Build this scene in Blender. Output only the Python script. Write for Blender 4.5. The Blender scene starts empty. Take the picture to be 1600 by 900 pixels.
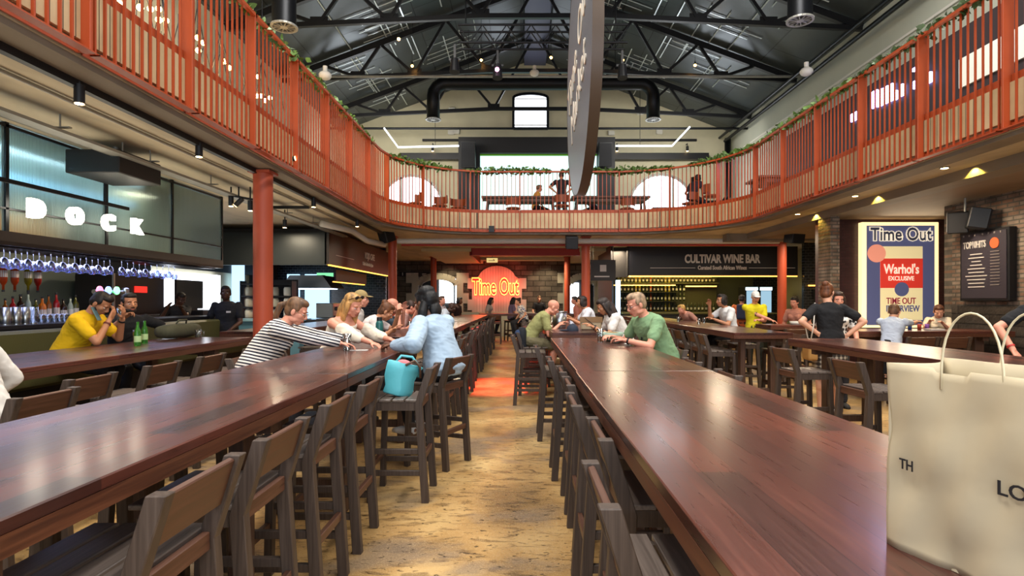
import bpy, bmesh, math, random
from mathutils import Vector, Matrix, Euler
random.seed(7)
sc = bpy.context.scene
COL = sc.collection
R = math.radians
PI = math.pi

# ---------------------------------------------------------------- camera, world, lights, exposure
F, CX, CY, H = 900.0, 814.0, 470.0, 1.5
def at(px, py, Y):
    """a point of the place: photo pixel + distance"""
    return Vector(((px-CX)*Y/F, Y, H-(py-CY)*Y/F))
cam_d = bpy.data.cameras.new('camera'); cam = bpy.data.objects.new('camera', cam_d); COL.objects.link(cam)
cam_d.sensor_width = 36; cam_d.lens = F/1600*36
cam_d.shift_x = (800-CX)/1600; cam_d.shift_y = (CY-450)/1600
cam_d.clip_start = .05; cam_d.clip_end = 200
cam.location = (0, 0, H); cam.rotation_euler = (PI/2, 0, 0)
sc.camera = cam
sc.view_settings.view_transform = 'Standard'; sc.view_settings.look = 'None'
sc.view_settings.gamma = 1; sc.view_settings.use_curve_mapping = False
sc.view_settings.exposure = 0.45
sc.cycles.use_denoising = True
sc.cycles.max_bounces = 8; sc.cycles.diffuse_bounces = 3; sc.cycles.glossy_bounces = 3
sc.cycles.transmission_bounces = 7; sc.cycles.transparent_max_bounces = 10
sc.cycles.caustics_reflective = False; sc.cycles.caustics_refractive = False
sc.cycles.sample_clamp_indirect = 4
w = bpy.data.worlds.new('world'); sc.world = w; w.use_nodes = True
w.node_tree.nodes['Background'].inputs[0].default_value = (.78, .88, 1, 1)
w.node_tree.nodes['Background'].inputs[1].default_value = 0.55
def lamp(kind, name, loc, power, col=(1, 1, 1), size=1, size_y=None, rot=(0, 0, 0), spot=None, blend=.6):
    d = bpy.data.lights.new(name, kind); o = bpy.data.objects.new(name, d); COL.objects.link(o)
    d.energy = power; d.color = col; o.location = loc; o.rotation_euler = rot
    if kind == 'AREA':
        d.size = size
        if size_y: d.shape = 'RECTANGLE'; d.size_y = size_y
    else: d.shadow_soft_size = size
    if spot: d.spot_size = R(spot); d.spot_blend = blend
    return o
# added overhead fills for the near hall, and an added fill behind the camera
for x in (-2.6, 4.5):
    for y in (-2, 3.5, 9):
        lamp('AREA', 'overhead_fill_light', (x, y, 10.2), 430, (1, .95, .88), 2.2, 3.6, (0, R(12 if x < 0 else -12), 0))
lamp('AREA', 'rear_fill_light', (.9, -3.5, 3.0), 260, (.85, .92, 1), 8, 4, (R(80), 0, 0))
# warm ceiling lamps under the galleries
for (x, y, p) in ((-5.9, 4, 60), (-5.9, 8.5, 60), (-5.5, 12.5, 50), (-2, 18, 60), (3, 18, 60), (5, 14.5, 40), (6.2, 9, 45), (6.4, 5, 45), (1, 23, 60), (7.5, 15, 40)):
    lamp('AREA', 'gallery_ceiling_light', (x, y, 3.08), p, (1, .80, .55), .5, .5)
# added mid-air fill that lifts the left gallery ceiling
lamp('AREA', 'gallery_fill_light', (-4.6, 7, 2.1), 34, (1, .84, .62), 1.4, 10, (PI, 0, 0))
for x in (-5, 6): lamp('AREA', 'end_wall_fill_light', (x, 22.6, 8.3), 120, (1, .95, .85), 4, 1, (R(62), 0, 0))  # added fills that brighten the upper end wall

# ---------------------------------------------------------------- mesh builder
def hexc(h, a=1.0):
    h = h.lstrip('#'); h = ''.join(c*2 for c in h) if len(h) == 3 else h; o = []
    for i in (0, 2, 4):
        c = int(h[i:i+2], 16)/255
        o.append(c/12.92 if c <= .04045 else ((c+.055)/1.055)**2.4)
    return (*o, a)
class MB:
    def __init__(s): s.v = []; s.f = []; s.m = []; s.s = []
    def add(s, vs, fs, m=0, sm=False, M=None):
        b = len(s.v)
        s.v += [tuple(M @ Vector(q)) for q in vs] if M else [tuple(q) for q in vs]
        for q in fs: s.f.append([b+i for i in q]); s.m.append(m); s.s.append(sm)
        return s
    def box(s, c, d, m=0, M=None):
        x, y, z = c; a, b, e = d[0]/2, d[1]/2, d[2]/2
        vs = [(x+i*a, y+j*b, z+k*e) for i in (-1, 1) for j in (-1, 1) for k in (-1, 1)]
        return s.add(vs, [(0, 1, 3, 2), (4, 6, 7, 5), (0, 4, 5, 1), (2, 3, 7, 6), (0, 2, 6, 4), (1, 5, 7, 3)], m, False, M)
    def b2(s, p, q, m=0):
        return s.box([(p[i]+q[i])/2 for i in range(3)], [abs(q[i]-p[i]) for i in range(3)], m)
    def beam(s, p, q, w, t, m=0, up=(0, 0, 1)):
        p = Vector(p); q = Vector(q); d = (q-p)
        if d.length < 1e-6: return s
        d.normalize(); u = Vector(up)
        if abs(d.dot(u)) > .98: u = Vector((0, 1, 0))
        r = d.cross(u).normalized(); u = r.cross(d)
        vs = [e+r*(i*w/2)+u*(j*t/2) for e in (p, q) for i, j in ((-1, -1), (1, -1), (1, 1), (-1, 1))]
        return s.add(vs, [(0, 3, 2, 1), (4, 5, 6, 7), (0, 1, 5, 4), (1, 2, 6, 5), (2, 3, 7, 6), (3, 0, 4, 7)], m)
    def cyl(s, p, q, r0, r1=None, n=12, m=0, caps=True, sm=True):
        r1 = r0 if r1 is None else r1
        p = Vector(p); q = Vector(q); d = (q-p).normalized()
        a = d.orthogonal().normalized(); b = d.cross(a)
        vs = []
        for e, r in ((p, r0), (q, r1)):
            vs += [e+(a*math.cos(2*PI*i/n)+b*math.sin(2*PI*i/n))*r for i in range(n)]
        s.add(vs, [(i, (i+1) % n, n+(i+1) % n, n+i) for i in range(n)], m, sm)
        if caps:
            s.add(vs[:n], [tuple(range(n-1, -1, -1))], m); s.add(vs[n:], [tuple(range(n))], m)
        return s
    def lathe(s, prof, c=(0, 0, 0), n=16, m=0, M=None):
        vs = []; fs = []
        for r, z in prof:
            vs += [(c[0]+r*math.cos(2*PI*i/n), c[1]+r*math.sin(2*PI*i/n), c[2]+z) for i in range(n)]
        for k in range(len(prof)-1):
            fs += [(k*n+i, k*n+(i+1) % n, (k+1)*n+(i+1) % n, (k+1)*n+i) for i in range(n)]
        fs.append(tuple(range(n-1, -1, -1))); e = (len(prof)-1)*n; fs.append(tuple(range(e, e+n)))
        return s.add(vs, fs, m, True, M)
    def tube(s, pts, r, n=8, m=0):
        pts = [Vector(p) for p in pts]; vs = []; N = len(pts); a = None
        rr = r if isinstance(r, (list, tuple)) else [r]*N
        for k, p in enumerate(pts):
            d = (pts[min(k+1, N-1)]-pts[max(k-1, 0)]).normalized()
            a = d.orthogonal().normalized() if a is None else (a-d*a.dot(d)).normalized()
            b = d.cross(a)
            vs += [p+(a*math.cos(2*PI*i/n)+b*math.sin(2*PI*i/n))*rr[k] for i in range(n)]
        fs = [(k*n+i, k*n+(i+1) % n, (k+1)*n+(i+1) % n, (k+1)*n+i) for k in range(N-1) for i in range(n)]
        fs += [tuple(range(n-1, -1, -1)), tuple(range((N-1)*n, N*n))]
        return s.add(vs, fs, m, True)
    def ell(s, c, r, M=None, n=14, m=0):
        if not isinstance(r, (list, tuple)): r = (r, r, r)
        h = n//2; vs = [(c[0], c[1], c[2]-r[2])]; fs = []
        for k in range(1, h):
            t = -PI/2+PI*k/h
            vs += [(c[0]+r[0]*math.cos(t)*math.cos(2*PI*i/n), c[1]+r[1]*math.cos(t)*math.sin(2*PI*i/n), c[2]+r[2]*math.sin(t)) for i in range(n)]
        vs.append((c[0], c[1], c[2]+r[2])); L = len(vs)-1
        fs += [(0, 1+(i+1) % n, 1+i) for i in range(n)]
        for k in range(h-2):
            o = 1+k*n; fs += [(o+i, o+(i+1) % n, o+n+(i+1) % n, o+n+i) for i in range(n)]
        o = 1+(h-2)*n; fs += [(o+i, o+(i+1) % n, L) for i in range(n)]
        return s.add(vs, fs, m, True, M)
    def cap(s, p, q, r0, r1=None, n=12):
        r1 = r0 if r1 is None else r1
        s.cyl(p, q, r0, r1, n); s.ell(p, r0, n=n); s.ell(q, r1, n=n); return s
    def loft(s, rings, n=18, m=0):
        """rings: (centre, axis_x, axis_y, rx, ry)"""
        vs = []
        for c, ax, ay, rx, ry in rings:
            for i in range(n):
                t = 2*PI*i/n; cx, sy = math.cos(t), math.sin(t)
                cx = math.copysign(abs(cx)**.85, cx); sy = math.copysign(abs(sy)**.85, sy)
                vs.append(Vector(c)+ax*(rx*cx)+ay*(ry*sy))
        N = len(rings)
        fs = [(k*n+i, k*n+(i+1) % n, (k+1)*n+(i+1) % n, (k+1)*n+i) for k in range(N-1) for i in range(n)]
        fs += [tuple(range(n-1, -1, -1)), tuple(range((N-1)*n, N*n))]
        return s.add(vs, fs, m, True)
    def prism(s, poly, y0, y1, M=None, m=0):
        """poly in x,z extruded along y"""
        n = len(poly); vs = [(x, y0, z) for x, z in poly]+[(x, y1, z) for x, z in poly]
        return s.add(vs, [tuple(range(n)), tuple(range(2*n-1, n-1, -1))]+[(i, n+i, n+(i+1) % n, (i+1) % n) for i in range(n)], m, False, M)
    def mesh(s, name, bev=0, org=None):
        me = bpy.data.meshes.new(name)
        o = Vector(org) if org is not None else Vector()
        me.from_pydata([tuple(Vector(v)-o) for v in s.v], [], s.f)
        me.polygons.foreach_set('material_index', s.m); me.polygons.foreach_set('use_smooth', s.s)
        bm = bmesh.new(); bm.from_mesh(me)
        if bev:
            bmesh.ops.remove_doubles(bm, verts=bm.verts, dist=1e-6)
            bmesh.ops.bevel(bm, geom=[e for e in bm.edges if len(e.link_faces) == 2 and e.calc_face_angle(0) > .6], offset=bev, segments=1, affect='EDGES', profile=.5)
        bmesh.ops.recalc_face_normals(bm, faces=bm.faces)
        bm.to_mesh(me); bm.free(); me.update()
        return me
def link(name, me, mats=None, parent=None, loc=None):
    if mats is not None and len(me.materials) == 0:
        for q in (mats if isinstance(mats, (list, tuple)) else [mats]): me.materials.append(q)
    o = bpy.data.objects.new(name, me); COL.objects.link(o)
    if parent is not None: o.parent = parent
    if loc is not None: o.location = loc
    return o
def part(name, mb, mat, parent, bev=0, world=False, label=None):
    o = link(name, mb.mesh(name, bev, parent.location if world else None), mat, parent)
    if label: o['label'] = label
    return o
def tag(o, label, cat, group=None, kind=None):
    if label: o['label'] = label
    if cat: o['category'] = cat
    if group: o['group'] = group
    if kind: o['kind'] = kind
    return o
def thing(name, label, cat, loc=(0, 0, 0), rz=0, group=None):
    o = bpy.data.objects.new(name, None); COL.objects.link(o); o.empty_display_size = .1
    o.location = loc; o.rotation_euler = (0, 0, rz)
    return tag(o, label, cat, group)
def one(name, mb, mat, label, cat, group=None, org=None, bev=0):
    if org is None:
        xs = [v[0] for v in mb.v]; ys = [v[1] for v in mb.v]; zs = [v[2] for v in mb.v]
        org = ((min(xs)+max(xs))/2, (min(ys)+max(ys))/2, min(zs))
    o = link(name, mb.mesh(name, bev, org), mat, None, org)
    return tag(o, label, cat, group)
def struct(name, mb, mat, bev=0):
    o = link(name, mb.mesh(name, bev), mat); o['kind'] = 'structure'; return o
KIDS = {}
def dup(src, loc=None, rz=None, label=None, group=None):
    """copy a thing with copies of its parts and sub-parts"""
    if src.name not in KIDS: KIDS[src.name] = [(c, list(c.children)) for c in src.children]
    r = src.copy(); COL.objects.link(r)
    if loc is not None: r.location = loc
    if rz is not None: r.rotation_euler = (0, 0, rz)
    if label: r['label'] = label
    if group: r['group'] = group
    for c, gs in KIDS[src.name]:
        k = c.copy(); COL.objects.link(k); k.parent = r
        for g in gs:
            q = g.copy(); COL.objects.link(q); q.parent = k
    return r
def text_mesh(body, size, M, extrude=.004, bold=0.0, sx=1.0, outline=0, name='lettering', align='CENTER', spacing=1.0):
    """lettering as a mesh; text lies in local XY, M places it"""
    c = bpy.data.curves.new(name, 'FONT'); c.body = body; c.size = size
    c.align_x = align; c.align_y = 'CENTER'; c.space_character = spacing; c.resolution_u = 3
    if outline:
        c.fill_mode = 'NONE'; c.bevel_depth = outline; c.bevel_resolution = 1; c.extrude = 0; c.offset = bold
    else:
        c.extrude = extrude; c.offset = bold
    o = bpy.data.objects.new(name, c); COL.objects.link(o)
    me = bpy.data.meshes.new_from_object(o.evaluated_get(bpy.context.evaluated_depsgraph_get()))
    bpy.data.objects.remove(o)
    me.transform(M @ Matrix.Diagonal((sx, 1, 1, 1))); me.materials.clear(); me.name = name
    return me
def face_M(loc, rz=0, rx=PI/2):
    """stand text upright; rz=0 faces -Y"""
    return Matrix.Translation(loc) @ Matrix.Rotation(rz, 4, 'Z') @ Matrix.Rotation(rx, 4, 'X')
def ordinal(i):
    return ['first', 'second', 'third', 'fourth', 'fifth', 'sixth', 'seventh', 'eighth', 'ninth', 'tenth', 'eleventh', 'twelfth', 'thirteenth', 'fourteenth', 'fifteenth', 'sixteenth', 'seventeenth', 'eighteenth', 'nineteenth', 'twentieth', 'twenty-first', 'twenty-second', 'twenty-third', 'twenty-fourth', 'twenty-fifth', 'twenty-sixth', 'twenty-seventh', 'twenty-eighth', 'twenty-ninth', 'thirtieth', 'thirty-first', 'thirty-second', 'thirty-third', 'thirty-fourth', 'thirty-fifth', 'thirty-sixth', 'thirty-seventh', 'thirty-eighth', 'thirty-ninth', 'fortieth'][i]

# ---------------------------------------------------------------- materials
def mat(name, c, rough=.5, metal=0, emit=None, es=0, trans=0, alpha=1, bump=0, bscale=20, var=0, vscale=6, ior=1.45, coat=0, sheen=0):
    m = bpy.data.materials.new(name); m.use_nodes = True; N = m.node_tree.nodes; L = m.node_tree.links
    b = N['Principled BSDF']; c = hexc(c) if isinstance(c, str) else c
    b.inputs['Base Color'].default_value = c; b.inputs['Roughness'].default_value = rough
    b.inputs['Metallic'].default_value = metal; b.inputs['Transmission Weight'].default_value = trans
    b.inputs['Alpha'].default_value = alpha; b.inputs['IOR'].default_value = ior
    b.inputs['Coat Weight'].default_value = coat; b.inputs['Sheen Weight'].default_value = sheen
    if emit: b.inputs['Emission Color'].default_value = hexc(emit) if isinstance(emit, str) else emit; b.inputs['Emission Strength'].default_value = es
    if var or bump:
        t = N.new('ShaderNodeTexCoord'); n = N.new('ShaderNodeTexNoise'); n.inputs['Scale'].default_value = vscale; n.inputs['Detail'].default_value = 5
        L.new(t.outputs['Object'], n.inputs['Vector'])
        if var:
            mx = N.new('ShaderNodeMix'); mx.data_type = 'RGBA'
            mx.inputs[6].default_value = (c[0]*(1-var), c[1]*(1-var), c[2]*(1-var), 1)
            mx.inputs[7].default_value = (min(1, c[0]*(1+var)), min(1, c[1]*(1+var)), min(1, c[2]*(1+var)), 1)
            rp = N.new('ShaderNodeMapRange'); rp.inputs[1].default_value = .3; rp.inputs[2].default_value = .7
            L.new(n.outputs['Fac'], rp.inputs[0]); L.new(rp.outputs[0], mx.inputs[0]); L.new(mx.outputs[2], b.inputs['Base Color'])
        if bump:
            n2 = N.new('ShaderNodeTexNoise'); n2.inputs['Scale'].default_value = bscale; n2.inputs['Detail'].default_value = 4
            L.new(t.outputs['Object'], n2.inputs['Vector'])
            bp = N.new('ShaderNodeBump'); bp.inputs['Strength'].default_value = bump; bp.inputs['Distance'].default_value = .02
            L.new(n2.outputs['Fac'], bp.inputs['Height']); L.new(bp.outputs[0], b.inputs['Normal'])
    return m
def nodes(m): return m.node_tree.nodes, m.node_tree.links, m.node_tree.nodes['Principled BSDF']
def coords(N, L, scale=(1, 1, 1), rot=(0, 0, 0)):
    t = N.new('ShaderNodeTexCoord'); p = N.new('ShaderNodeMapping'); p.inputs['Scale'].default_value = scale; p.inputs['Rotation'].default_value = rot
    L.new(t.outputs['Object'], p.inputs[0]); return p.outputs[0]
def ramp(N, L, fac, stops):
    r = N.new('ShaderNodeValToRGB'); e = r.color_ramp.elements
    while len(e) < len(stops): e.new(.5)
    for k, (p, c) in enumerate(stops):
        e[k].position = p; e[k].color = hexc(c) if isinstance(c, str) else c
    L.new(fac, r.inputs[0]); return r.outputs[0]
def mixc(N, L, f, a, b, mode='MIX'):
    x = N.new('ShaderNodeMix'); x.data_type = 'RGBA'; x.blend_type = mode
    for s, i in ((f, 0), (a, 6), (b, 7)):
        if hasattr(s, 'is_output'): L.new(s, x.inputs[i])
        else: x.inputs[i].default_value = s if i == 0 else (hexc(s) if isinstance(s, str) else s)
    return x.outputs[2]
def bricks(name, c1, c2, mort, bw, bh, ms=.01, rough=.6, axes='xz', bump=.4, rbump=0, var=.25, vscale=3, coat=0, off=.5):
    """brick / plank / tile pattern; axes picks which object axes run along and across the courses"""
    m = mat(name, c1, rough); N, L, b = nodes(m)
    t = N.new('ShaderNodeTexCoord'); s = N.new('ShaderNodeSeparateXYZ'); cb = N.new('ShaderNodeCombineXYZ')
    L.new(t.outputs['Object'], s.inputs[0])
    L.new(s.outputs['xyz'.index(axes[0])], cb.inputs[0]); L.new(s.outputs['xyz'.index(axes[1])], cb.inputs[1])
    k = N.new('ShaderNodeTexBrick'); k.inputs['Scale'].default_value = 1; k.inputs['Brick Width'].default_value = bw
    k.inputs['Row Height'].default_value = bh; k.inputs['Mortar Size'].default_value = ms; k.offset = off
    k.inputs['Color1'].default_value = hexc(c1); k.inputs['Color2'].default_value = hexc(c2); k.inputs['Mortar'].default_value = hexc(mort)
    k.inputs['Mortar Smooth'].default_value = .2
    L.new(cb.outputs[0], k.inputs['Vector'])
    n = N.new('ShaderNodeTexNoise'); n.inputs['Scale'].default_value = vscale; n.inputs['Detail'].default_value = 6; L.new(t.outputs['Object'], n.inputs['Vector'])
    g = ramp(N, L, n.outputs['Fac'], [(.3, (1-var,)*3+(1,)), (.7, (1+var,)*3+(1,))])
    L.new(mixc(N, L, 1.0, k.outputs['Color'], g, 'MULTIPLY'), b.inputs['Base Color'])
    bp = N.new('ShaderNodeBump'); bp.inputs['Strength'].default_value = bump; bp.inputs['Distance'].default_value = .02; bp.invert = True
    L.new(k.outputs['Fac'], bp.inputs['Height'])
    if rbump:
        n2 = N.new('ShaderNodeTexNoise'); n2.inputs['Scale'].default_value = 14; n2.inputs['Detail'].default_value = 5; L.new(t.outputs['Object'], n2.inputs['Vector'])
        b2 = N.new('ShaderNodeBump'); b2.inputs['Strength'].default_value = rbump; b2.inputs['Distance'].default_value = .03
        L.new(n2.outputs['Fac'], b2.inputs['Height']); L.new(bp.outputs[0], b2.inputs['Normal']); L.new(b2.outputs[0], b.inputs['Normal'])
    else: L.new(bp.outputs[0], b.inputs['Normal'])
    b.inputs['Coat Weight'].default_value = coat
    return m
def wood(name, dark, mid, light, axis='y', plank=.11, plen=1.3, rough=.3, planks=True, coat=0.0):
    m = mat(name, mid, rough); N, L, b = nodes(m)
    t = N.new('ShaderNodeTexCoord'); s = N.new('ShaderNodeSeparateXYZ'); cb = N.new('ShaderNodeCombineXYZ'); L.new(t.outputs['Object'], s.inputs[0])
    a = 'xyz'.index(axis); o = 0 if a != 0 else 1
    L.new(s.outputs[a], cb.inputs[0]); L.new(s.outputs[o], cb.inputs[1])
    sc_ = [55, 55, 55]; sc_[a] = 2.2
    mp = N.new('ShaderNodeMapping'); mp.inputs['Scale'].default_value = sc_; L.new(t.outputs['Object'], mp.inputs[0])
    n = N.new('ShaderNodeTexNoise'); n.inputs['Scale'].default_value = 1.4; n.inputs['Detail'].default_value = 6; n.inputs['Distortion'].default_value = .6
    L.new(mp.outputs[0], n.inputs['Vector'])
    grain = ramp(N, L, n.outputs['Fac'], [(.18, dark), (.5, mid), (.85, light)])
    if planks:
        k = N.new('ShaderNodeTexBrick'); k.inputs['Scale'].default_value = 1; k.inputs['Brick Width'].default_value = plen; k.inputs['Row Height'].default_value = plank
        k.inputs['Mortar Size'].default_value = .0012; k.offset = .37; k.inputs['Bias'].default_value = 0
        k.inputs['Color1'].default_value = (.60, .60, .66, 1); k.inputs['Color2'].default_value = (1.55, 1.35, 1.25, 1); k.inputs['Mortar'].default_value = (.35, .3, .3, 1)
        L.new(cb.outputs[0], k.inputs['Vector'])
        def mth(op, x_, y_=None):
            q_ = N.new('ShaderNodeMath'); q_.operation = op
            for z_, i_ in ((x_, 0), (y_, 1)):
                if z_ is None: continue
                if hasattr(z_, 'is_output'): L.new(z_, q_.inputs[i_])
                else: q_.inputs[i_].default_value = z_
            return q_.outputs[0]
        row = mth('FLOOR', mth('DIVIDE', s.outputs[o], plank)); odd = mth('FRACT', mth('MULTIPLY', row, .5))
        colm = mth('FLOOR', mth('ADD', mth('DIVIDE', s.outputs[a], plen), mth('MULTIPLY', odd, .74)))
        wn = N.new('ShaderNodeTexWhiteNoise'); wn.noise_dimensions = '2D'; c2 = N.new('ShaderNodeCombineXYZ'); L.new(row, c2.inputs[0]); L.new(colm, c2.inputs[1]); L.new(c2.outputs[0], wn.inputs['Vector'])
        grain = mixc(N, L, 1.0, grain, ramp(N, L, wn.outputs['Value'], [(0, (.42, .44, .52, 1)), (.5, (.95, .93, .95, 1)), (1, (1.7, 1.4, 1.2, 1))]), 'MULTIPLY')
        k.inputs['Color1'].default_value = k.inputs['Color2'].default_value = (1, 1, 1, 1)
        grain = mixc(N, L, 1.0, grain, k.outputs['Color'], 'MULTIPLY')
        g2 = N.new('ShaderNodeTexNoise'); g2.inputs['Scale'].default_value = 1.3; L.new(t.outputs['Object'], g2.inputs['Vector'])
        grain = mixc(N, L, .5, grain, ramp(N, L, g2.outputs['Fac'], [(.3, (.6, .6, .62, 1)), (.7, (1.4, 1.35, 1.3, 1))]), 'MULTIPLY')
    L.new(grain, b.inputs['Base Color'])
    rr = N.new('ShaderNodeMapRange'); rr.inputs[3].default_value = rough*.8; rr.inputs[4].default_value = rough*1.3
    L.new(n.outputs['Fac'], rr.inputs[0]); L.new(rr.outputs[0], b.inputs['Roughness'])
    bp = N.new('ShaderNodeBump'); bp.inputs['Strength'].default_value = .02; bp.inputs['Distance'].default_value = .003
    L.new(n.outputs['Fac'], bp.inputs['Height']); L.new(bp.outputs[0], b.inputs['Normal'])
    b.inputs['Coat Weight'].default_value = coat; b.inputs['Coat Roughness'].default_value = .15
    return m
M = {}
M['table'] = wood('table_wood', '#3b211b', '#4b2a23', '#5d352a', 'y', .11, 1.3, .28, coat=.3)
M['tablex'] = wood('table_wood_cross', '#35201a', '#553027', '#6d4234', 'x', .11, 1.3, .27, coat=.25)
M['edge'] = wood('table_edge_wood', '#3a2018', '#54301f', '#6b4029', 'y', planks=False, rough=.45)
M['stool'] = wood('stool_wood', '#2e241e', '#44372f', '#584a40', 'z', planks=False, rough=.5)
M['stoolb'] = wood('stool_back_wood', '#38231a', '#523426', '#664536', 'x', planks=False, rough=.42)
M['slat'] = wood('stool_seat_wood', '#453c37', '#655a53', '#7d7068', 'x', planks=False, rough=.3)
M['frame'] = wood('table_leg_wood', '#33221a', '#4d362a', '#634838', 'z', planks=False, rough=.5)
M['orange'] = mat('orange_paint', '#a84722', .42, var=.08, vscale=3)
M['orangec'] = mat('orange_column_paint', '#b04c30', .5, var=.06, vscale=2)
M['red'] = mat('red_paint', '#a02a20', .45)
M['black'] = mat('black_paint', '#15161a', .45)
M['blackm'] = mat('black_metal', '#1d1f23', .38, .6)
M['steel'] = mat('steel', '#b4b7ba', .28, 1)
M['galv'] = mat('galvanised_steel', '#9a9a94', .5, .4, var=.1)
M['white'] = mat('white_paint', '#dcdad2', .6)
M['cream'] = mat('cream_plaster', '#c9c3a8', .8, var=.07, vscale=1.2)
M['creamg'] = mat('grey_plaster', '#b9bcae', .8, var=.05, vscale=1)
M['dark'] = mat('dark_wall', '#17171b', .55)
M['navy'] = mat('navy_board', '#12131c', .45)
M['maroon'] = mat('maroon_board', '#241012', .4)
M['leaf'] = mat('leaf', '#4f6b2c', .5, var=.4, vscale=9)
M['leaf2'] = mat('leaf_dark', '#3a4f2a', .5, var=.3, vscale=9)
def thin_glass(name, tint, base=.10, edge=.75):
    m = bpy.data.materials.new(name); m.use_nodes = True; N = m.node_tree.nodes; L = m.node_tree.links; N.remove(N['Principled BSDF'])
    t = N.new('ShaderNodeBsdfTransparent'); t.inputs[0].default_value = hexc(tint); g = N.new('ShaderNodeBsdfGlossy'); g.inputs['Roughness'].default_value = .05
    lw = N.new('ShaderNodeLayerWeight'); lw.inputs[0].default_value = .35; mr = N.new('ShaderNodeMapRange'); mr.inputs[3].default_value = base; mr.inputs[4].default_value = edge
    x = N.new('ShaderNodeMixShader'); L.new(lw.outputs['Facing'], mr.inputs[0]); L.new(mr.outputs[0], x.inputs[0]); L.new(t.outputs[0], x.inputs[1]); L.new(g.outputs[0], x.inputs[2]); L.new(x.outputs[0], N['Material Output'].inputs[0]); return m
M['glass'] = thin_glass('clear_glass', '#eef4f6')
M['screen'] = mat('lit_screen', '#101010', .4, emit='#d4fff8', es=1.1)
M['window'] = mat('bright_window', '#101010', .3, emit='#eef4ff', es=3.6)
M['windowb'] = mat('bluish_window', '#101010', .3, emit='#9fc6e6', es=1.6)
M['bulb'] = mat('warm_bulb', '#ffffff', .3, emit='#ffb45a', es=26)
M['lampw'] = mat('warm_lamp_face', '#ffffff', .3, emit='#ffcf8a', es=14)
M['strip'] = mat('warm_strip_light', '#ffffff', .3, emit='#ffb03c', es=2.2)
M['letter'] = mat('lit_letter', '#ffffff', .3, emit='#fff4dc', es=7)
M['neony'] = mat('neon_yellow', '#ffffff', .3, emit='#ffc83c', es=1.5)
M['neonr'] = mat('neon_red', '#ff2010', .3, emit='#ff1410', es=.9)
M['violet'] = mat('violet_sign_light', '#ffffff', .3, emit='#b9a8ff', es=9)
M['print'] = mat('white_print', '#cfcac6', .6)
M['printr'] = mat('red_print', '#cf2a20', .6)
M['olive'] = mat('olive_leather', '#4b4a2c', .5, bump=.1, bscale=60)
M['paper'] = mat('paper_bag', '#c3b496', .78, bump=.25, bscale=5, var=.05, vscale=3)
M['cord'] = mat('paper_cord', '#d8cba8', .7)
M['ink'] = mat('bag_print', '#262426', .6)
M['bottleg'] = mat('green_glass', '#5fc24a', .08, trans=.75, ior=1.4)
# ---------------------------------------------------------------- floor
def floor_mat():
    m = mat('worn_floor', '#a47c42', .34); N, L, b = nodes(m)
    v = coords(N, L)
    def noise(scale, det=6, dist=0, sc_=None):
        n = N.new('ShaderNodeTexNoise'); n.inputs['Scale'].default_value = scale; n.inputs['Detail'].default_value = det; n.inputs['Distortion'].default_value = dist
        L.new(coords(N, L, sc_) if sc_ else v, n.inputs['Vector']); return n.outputs['Fac']
    base = ramp(N, L, noise(1.3, 8, .4), [(.3, '#7d5f38'), (.5, '#ab8652'), (.68, '#cbaa73')])
    streak = ramp(N, L, noise(1, 7, .8, (5, 16, 1)), [(.36, '#5d432a'), (.46, '#ffffff'), (1, '#ffffff')])
    c = mixc(N, L, .55, base, streak, 'MULTIPLY')
    grey = ramp(N, L, noise(.9, 9, .3, (1, 1.3, 1)), [(.53, (0, 0, 0, 1)), (.60, (1, 1, 1, 1))])
    gb = N.new('ShaderNodeMath'); gb.operation = 'MULTIPLY'; gb.inputs[1].default_value = .65; L.new(grey, gb.inputs[0])
    c = mixc(N, L, gb.outputs[0], c, '#77685a')
    pale = ramp(N, L, noise(11, 12, .9, (11, 17, 1)), [(.56, (0, 0, 0, 1)), (.63, (1, 1, 1, 1))])
    gp = N.new('ShaderNodeMath'); gp.operation = 'MULTIPLY'; gp.inputs[1].default_value = .5; L.new(pale, gp.inputs[0])
    c = mixc(N, L, gp.outputs[0], c, '#cdb488')
    pits = ramp(N, L, noise(16, 10, 1.0, (1, 2.2, 1)), [(.34, '#38291b'), (.39, '#ffffff'), (1, '#ffffff')])
    c = mixc(N, L, .8, c, pits, 'MULTIPLY')
    L.new(c, b.inputs['Base Color'])
    rr = N.new('ShaderNodeMapRange'); rr.inputs[3].default_value = .22; rr.inputs[4].default_value = .5; L.new(noise(3), rr.inputs[0]); L.new(rr.outputs[0], b.inputs['Roughness'])
    bp = N.new('ShaderNodeBump'); bp.inputs['Strength'].default_value = .18; bp.inputs['Distance'].default_value = .01; L.new(noise(12), bp.inputs['Height']); L.new(bp.outputs[0], b.inputs['Normal'])
    return m
XL, XR, YB, YE = -8.5, 9.8, -4.0, 27.0
EAVE, RIDGE, RX = 9.4, 12.84, .65
struct('floor', MB().b2((XL, YB, -.15), (XR, YE+4, 0)), floor_mat())
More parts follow.
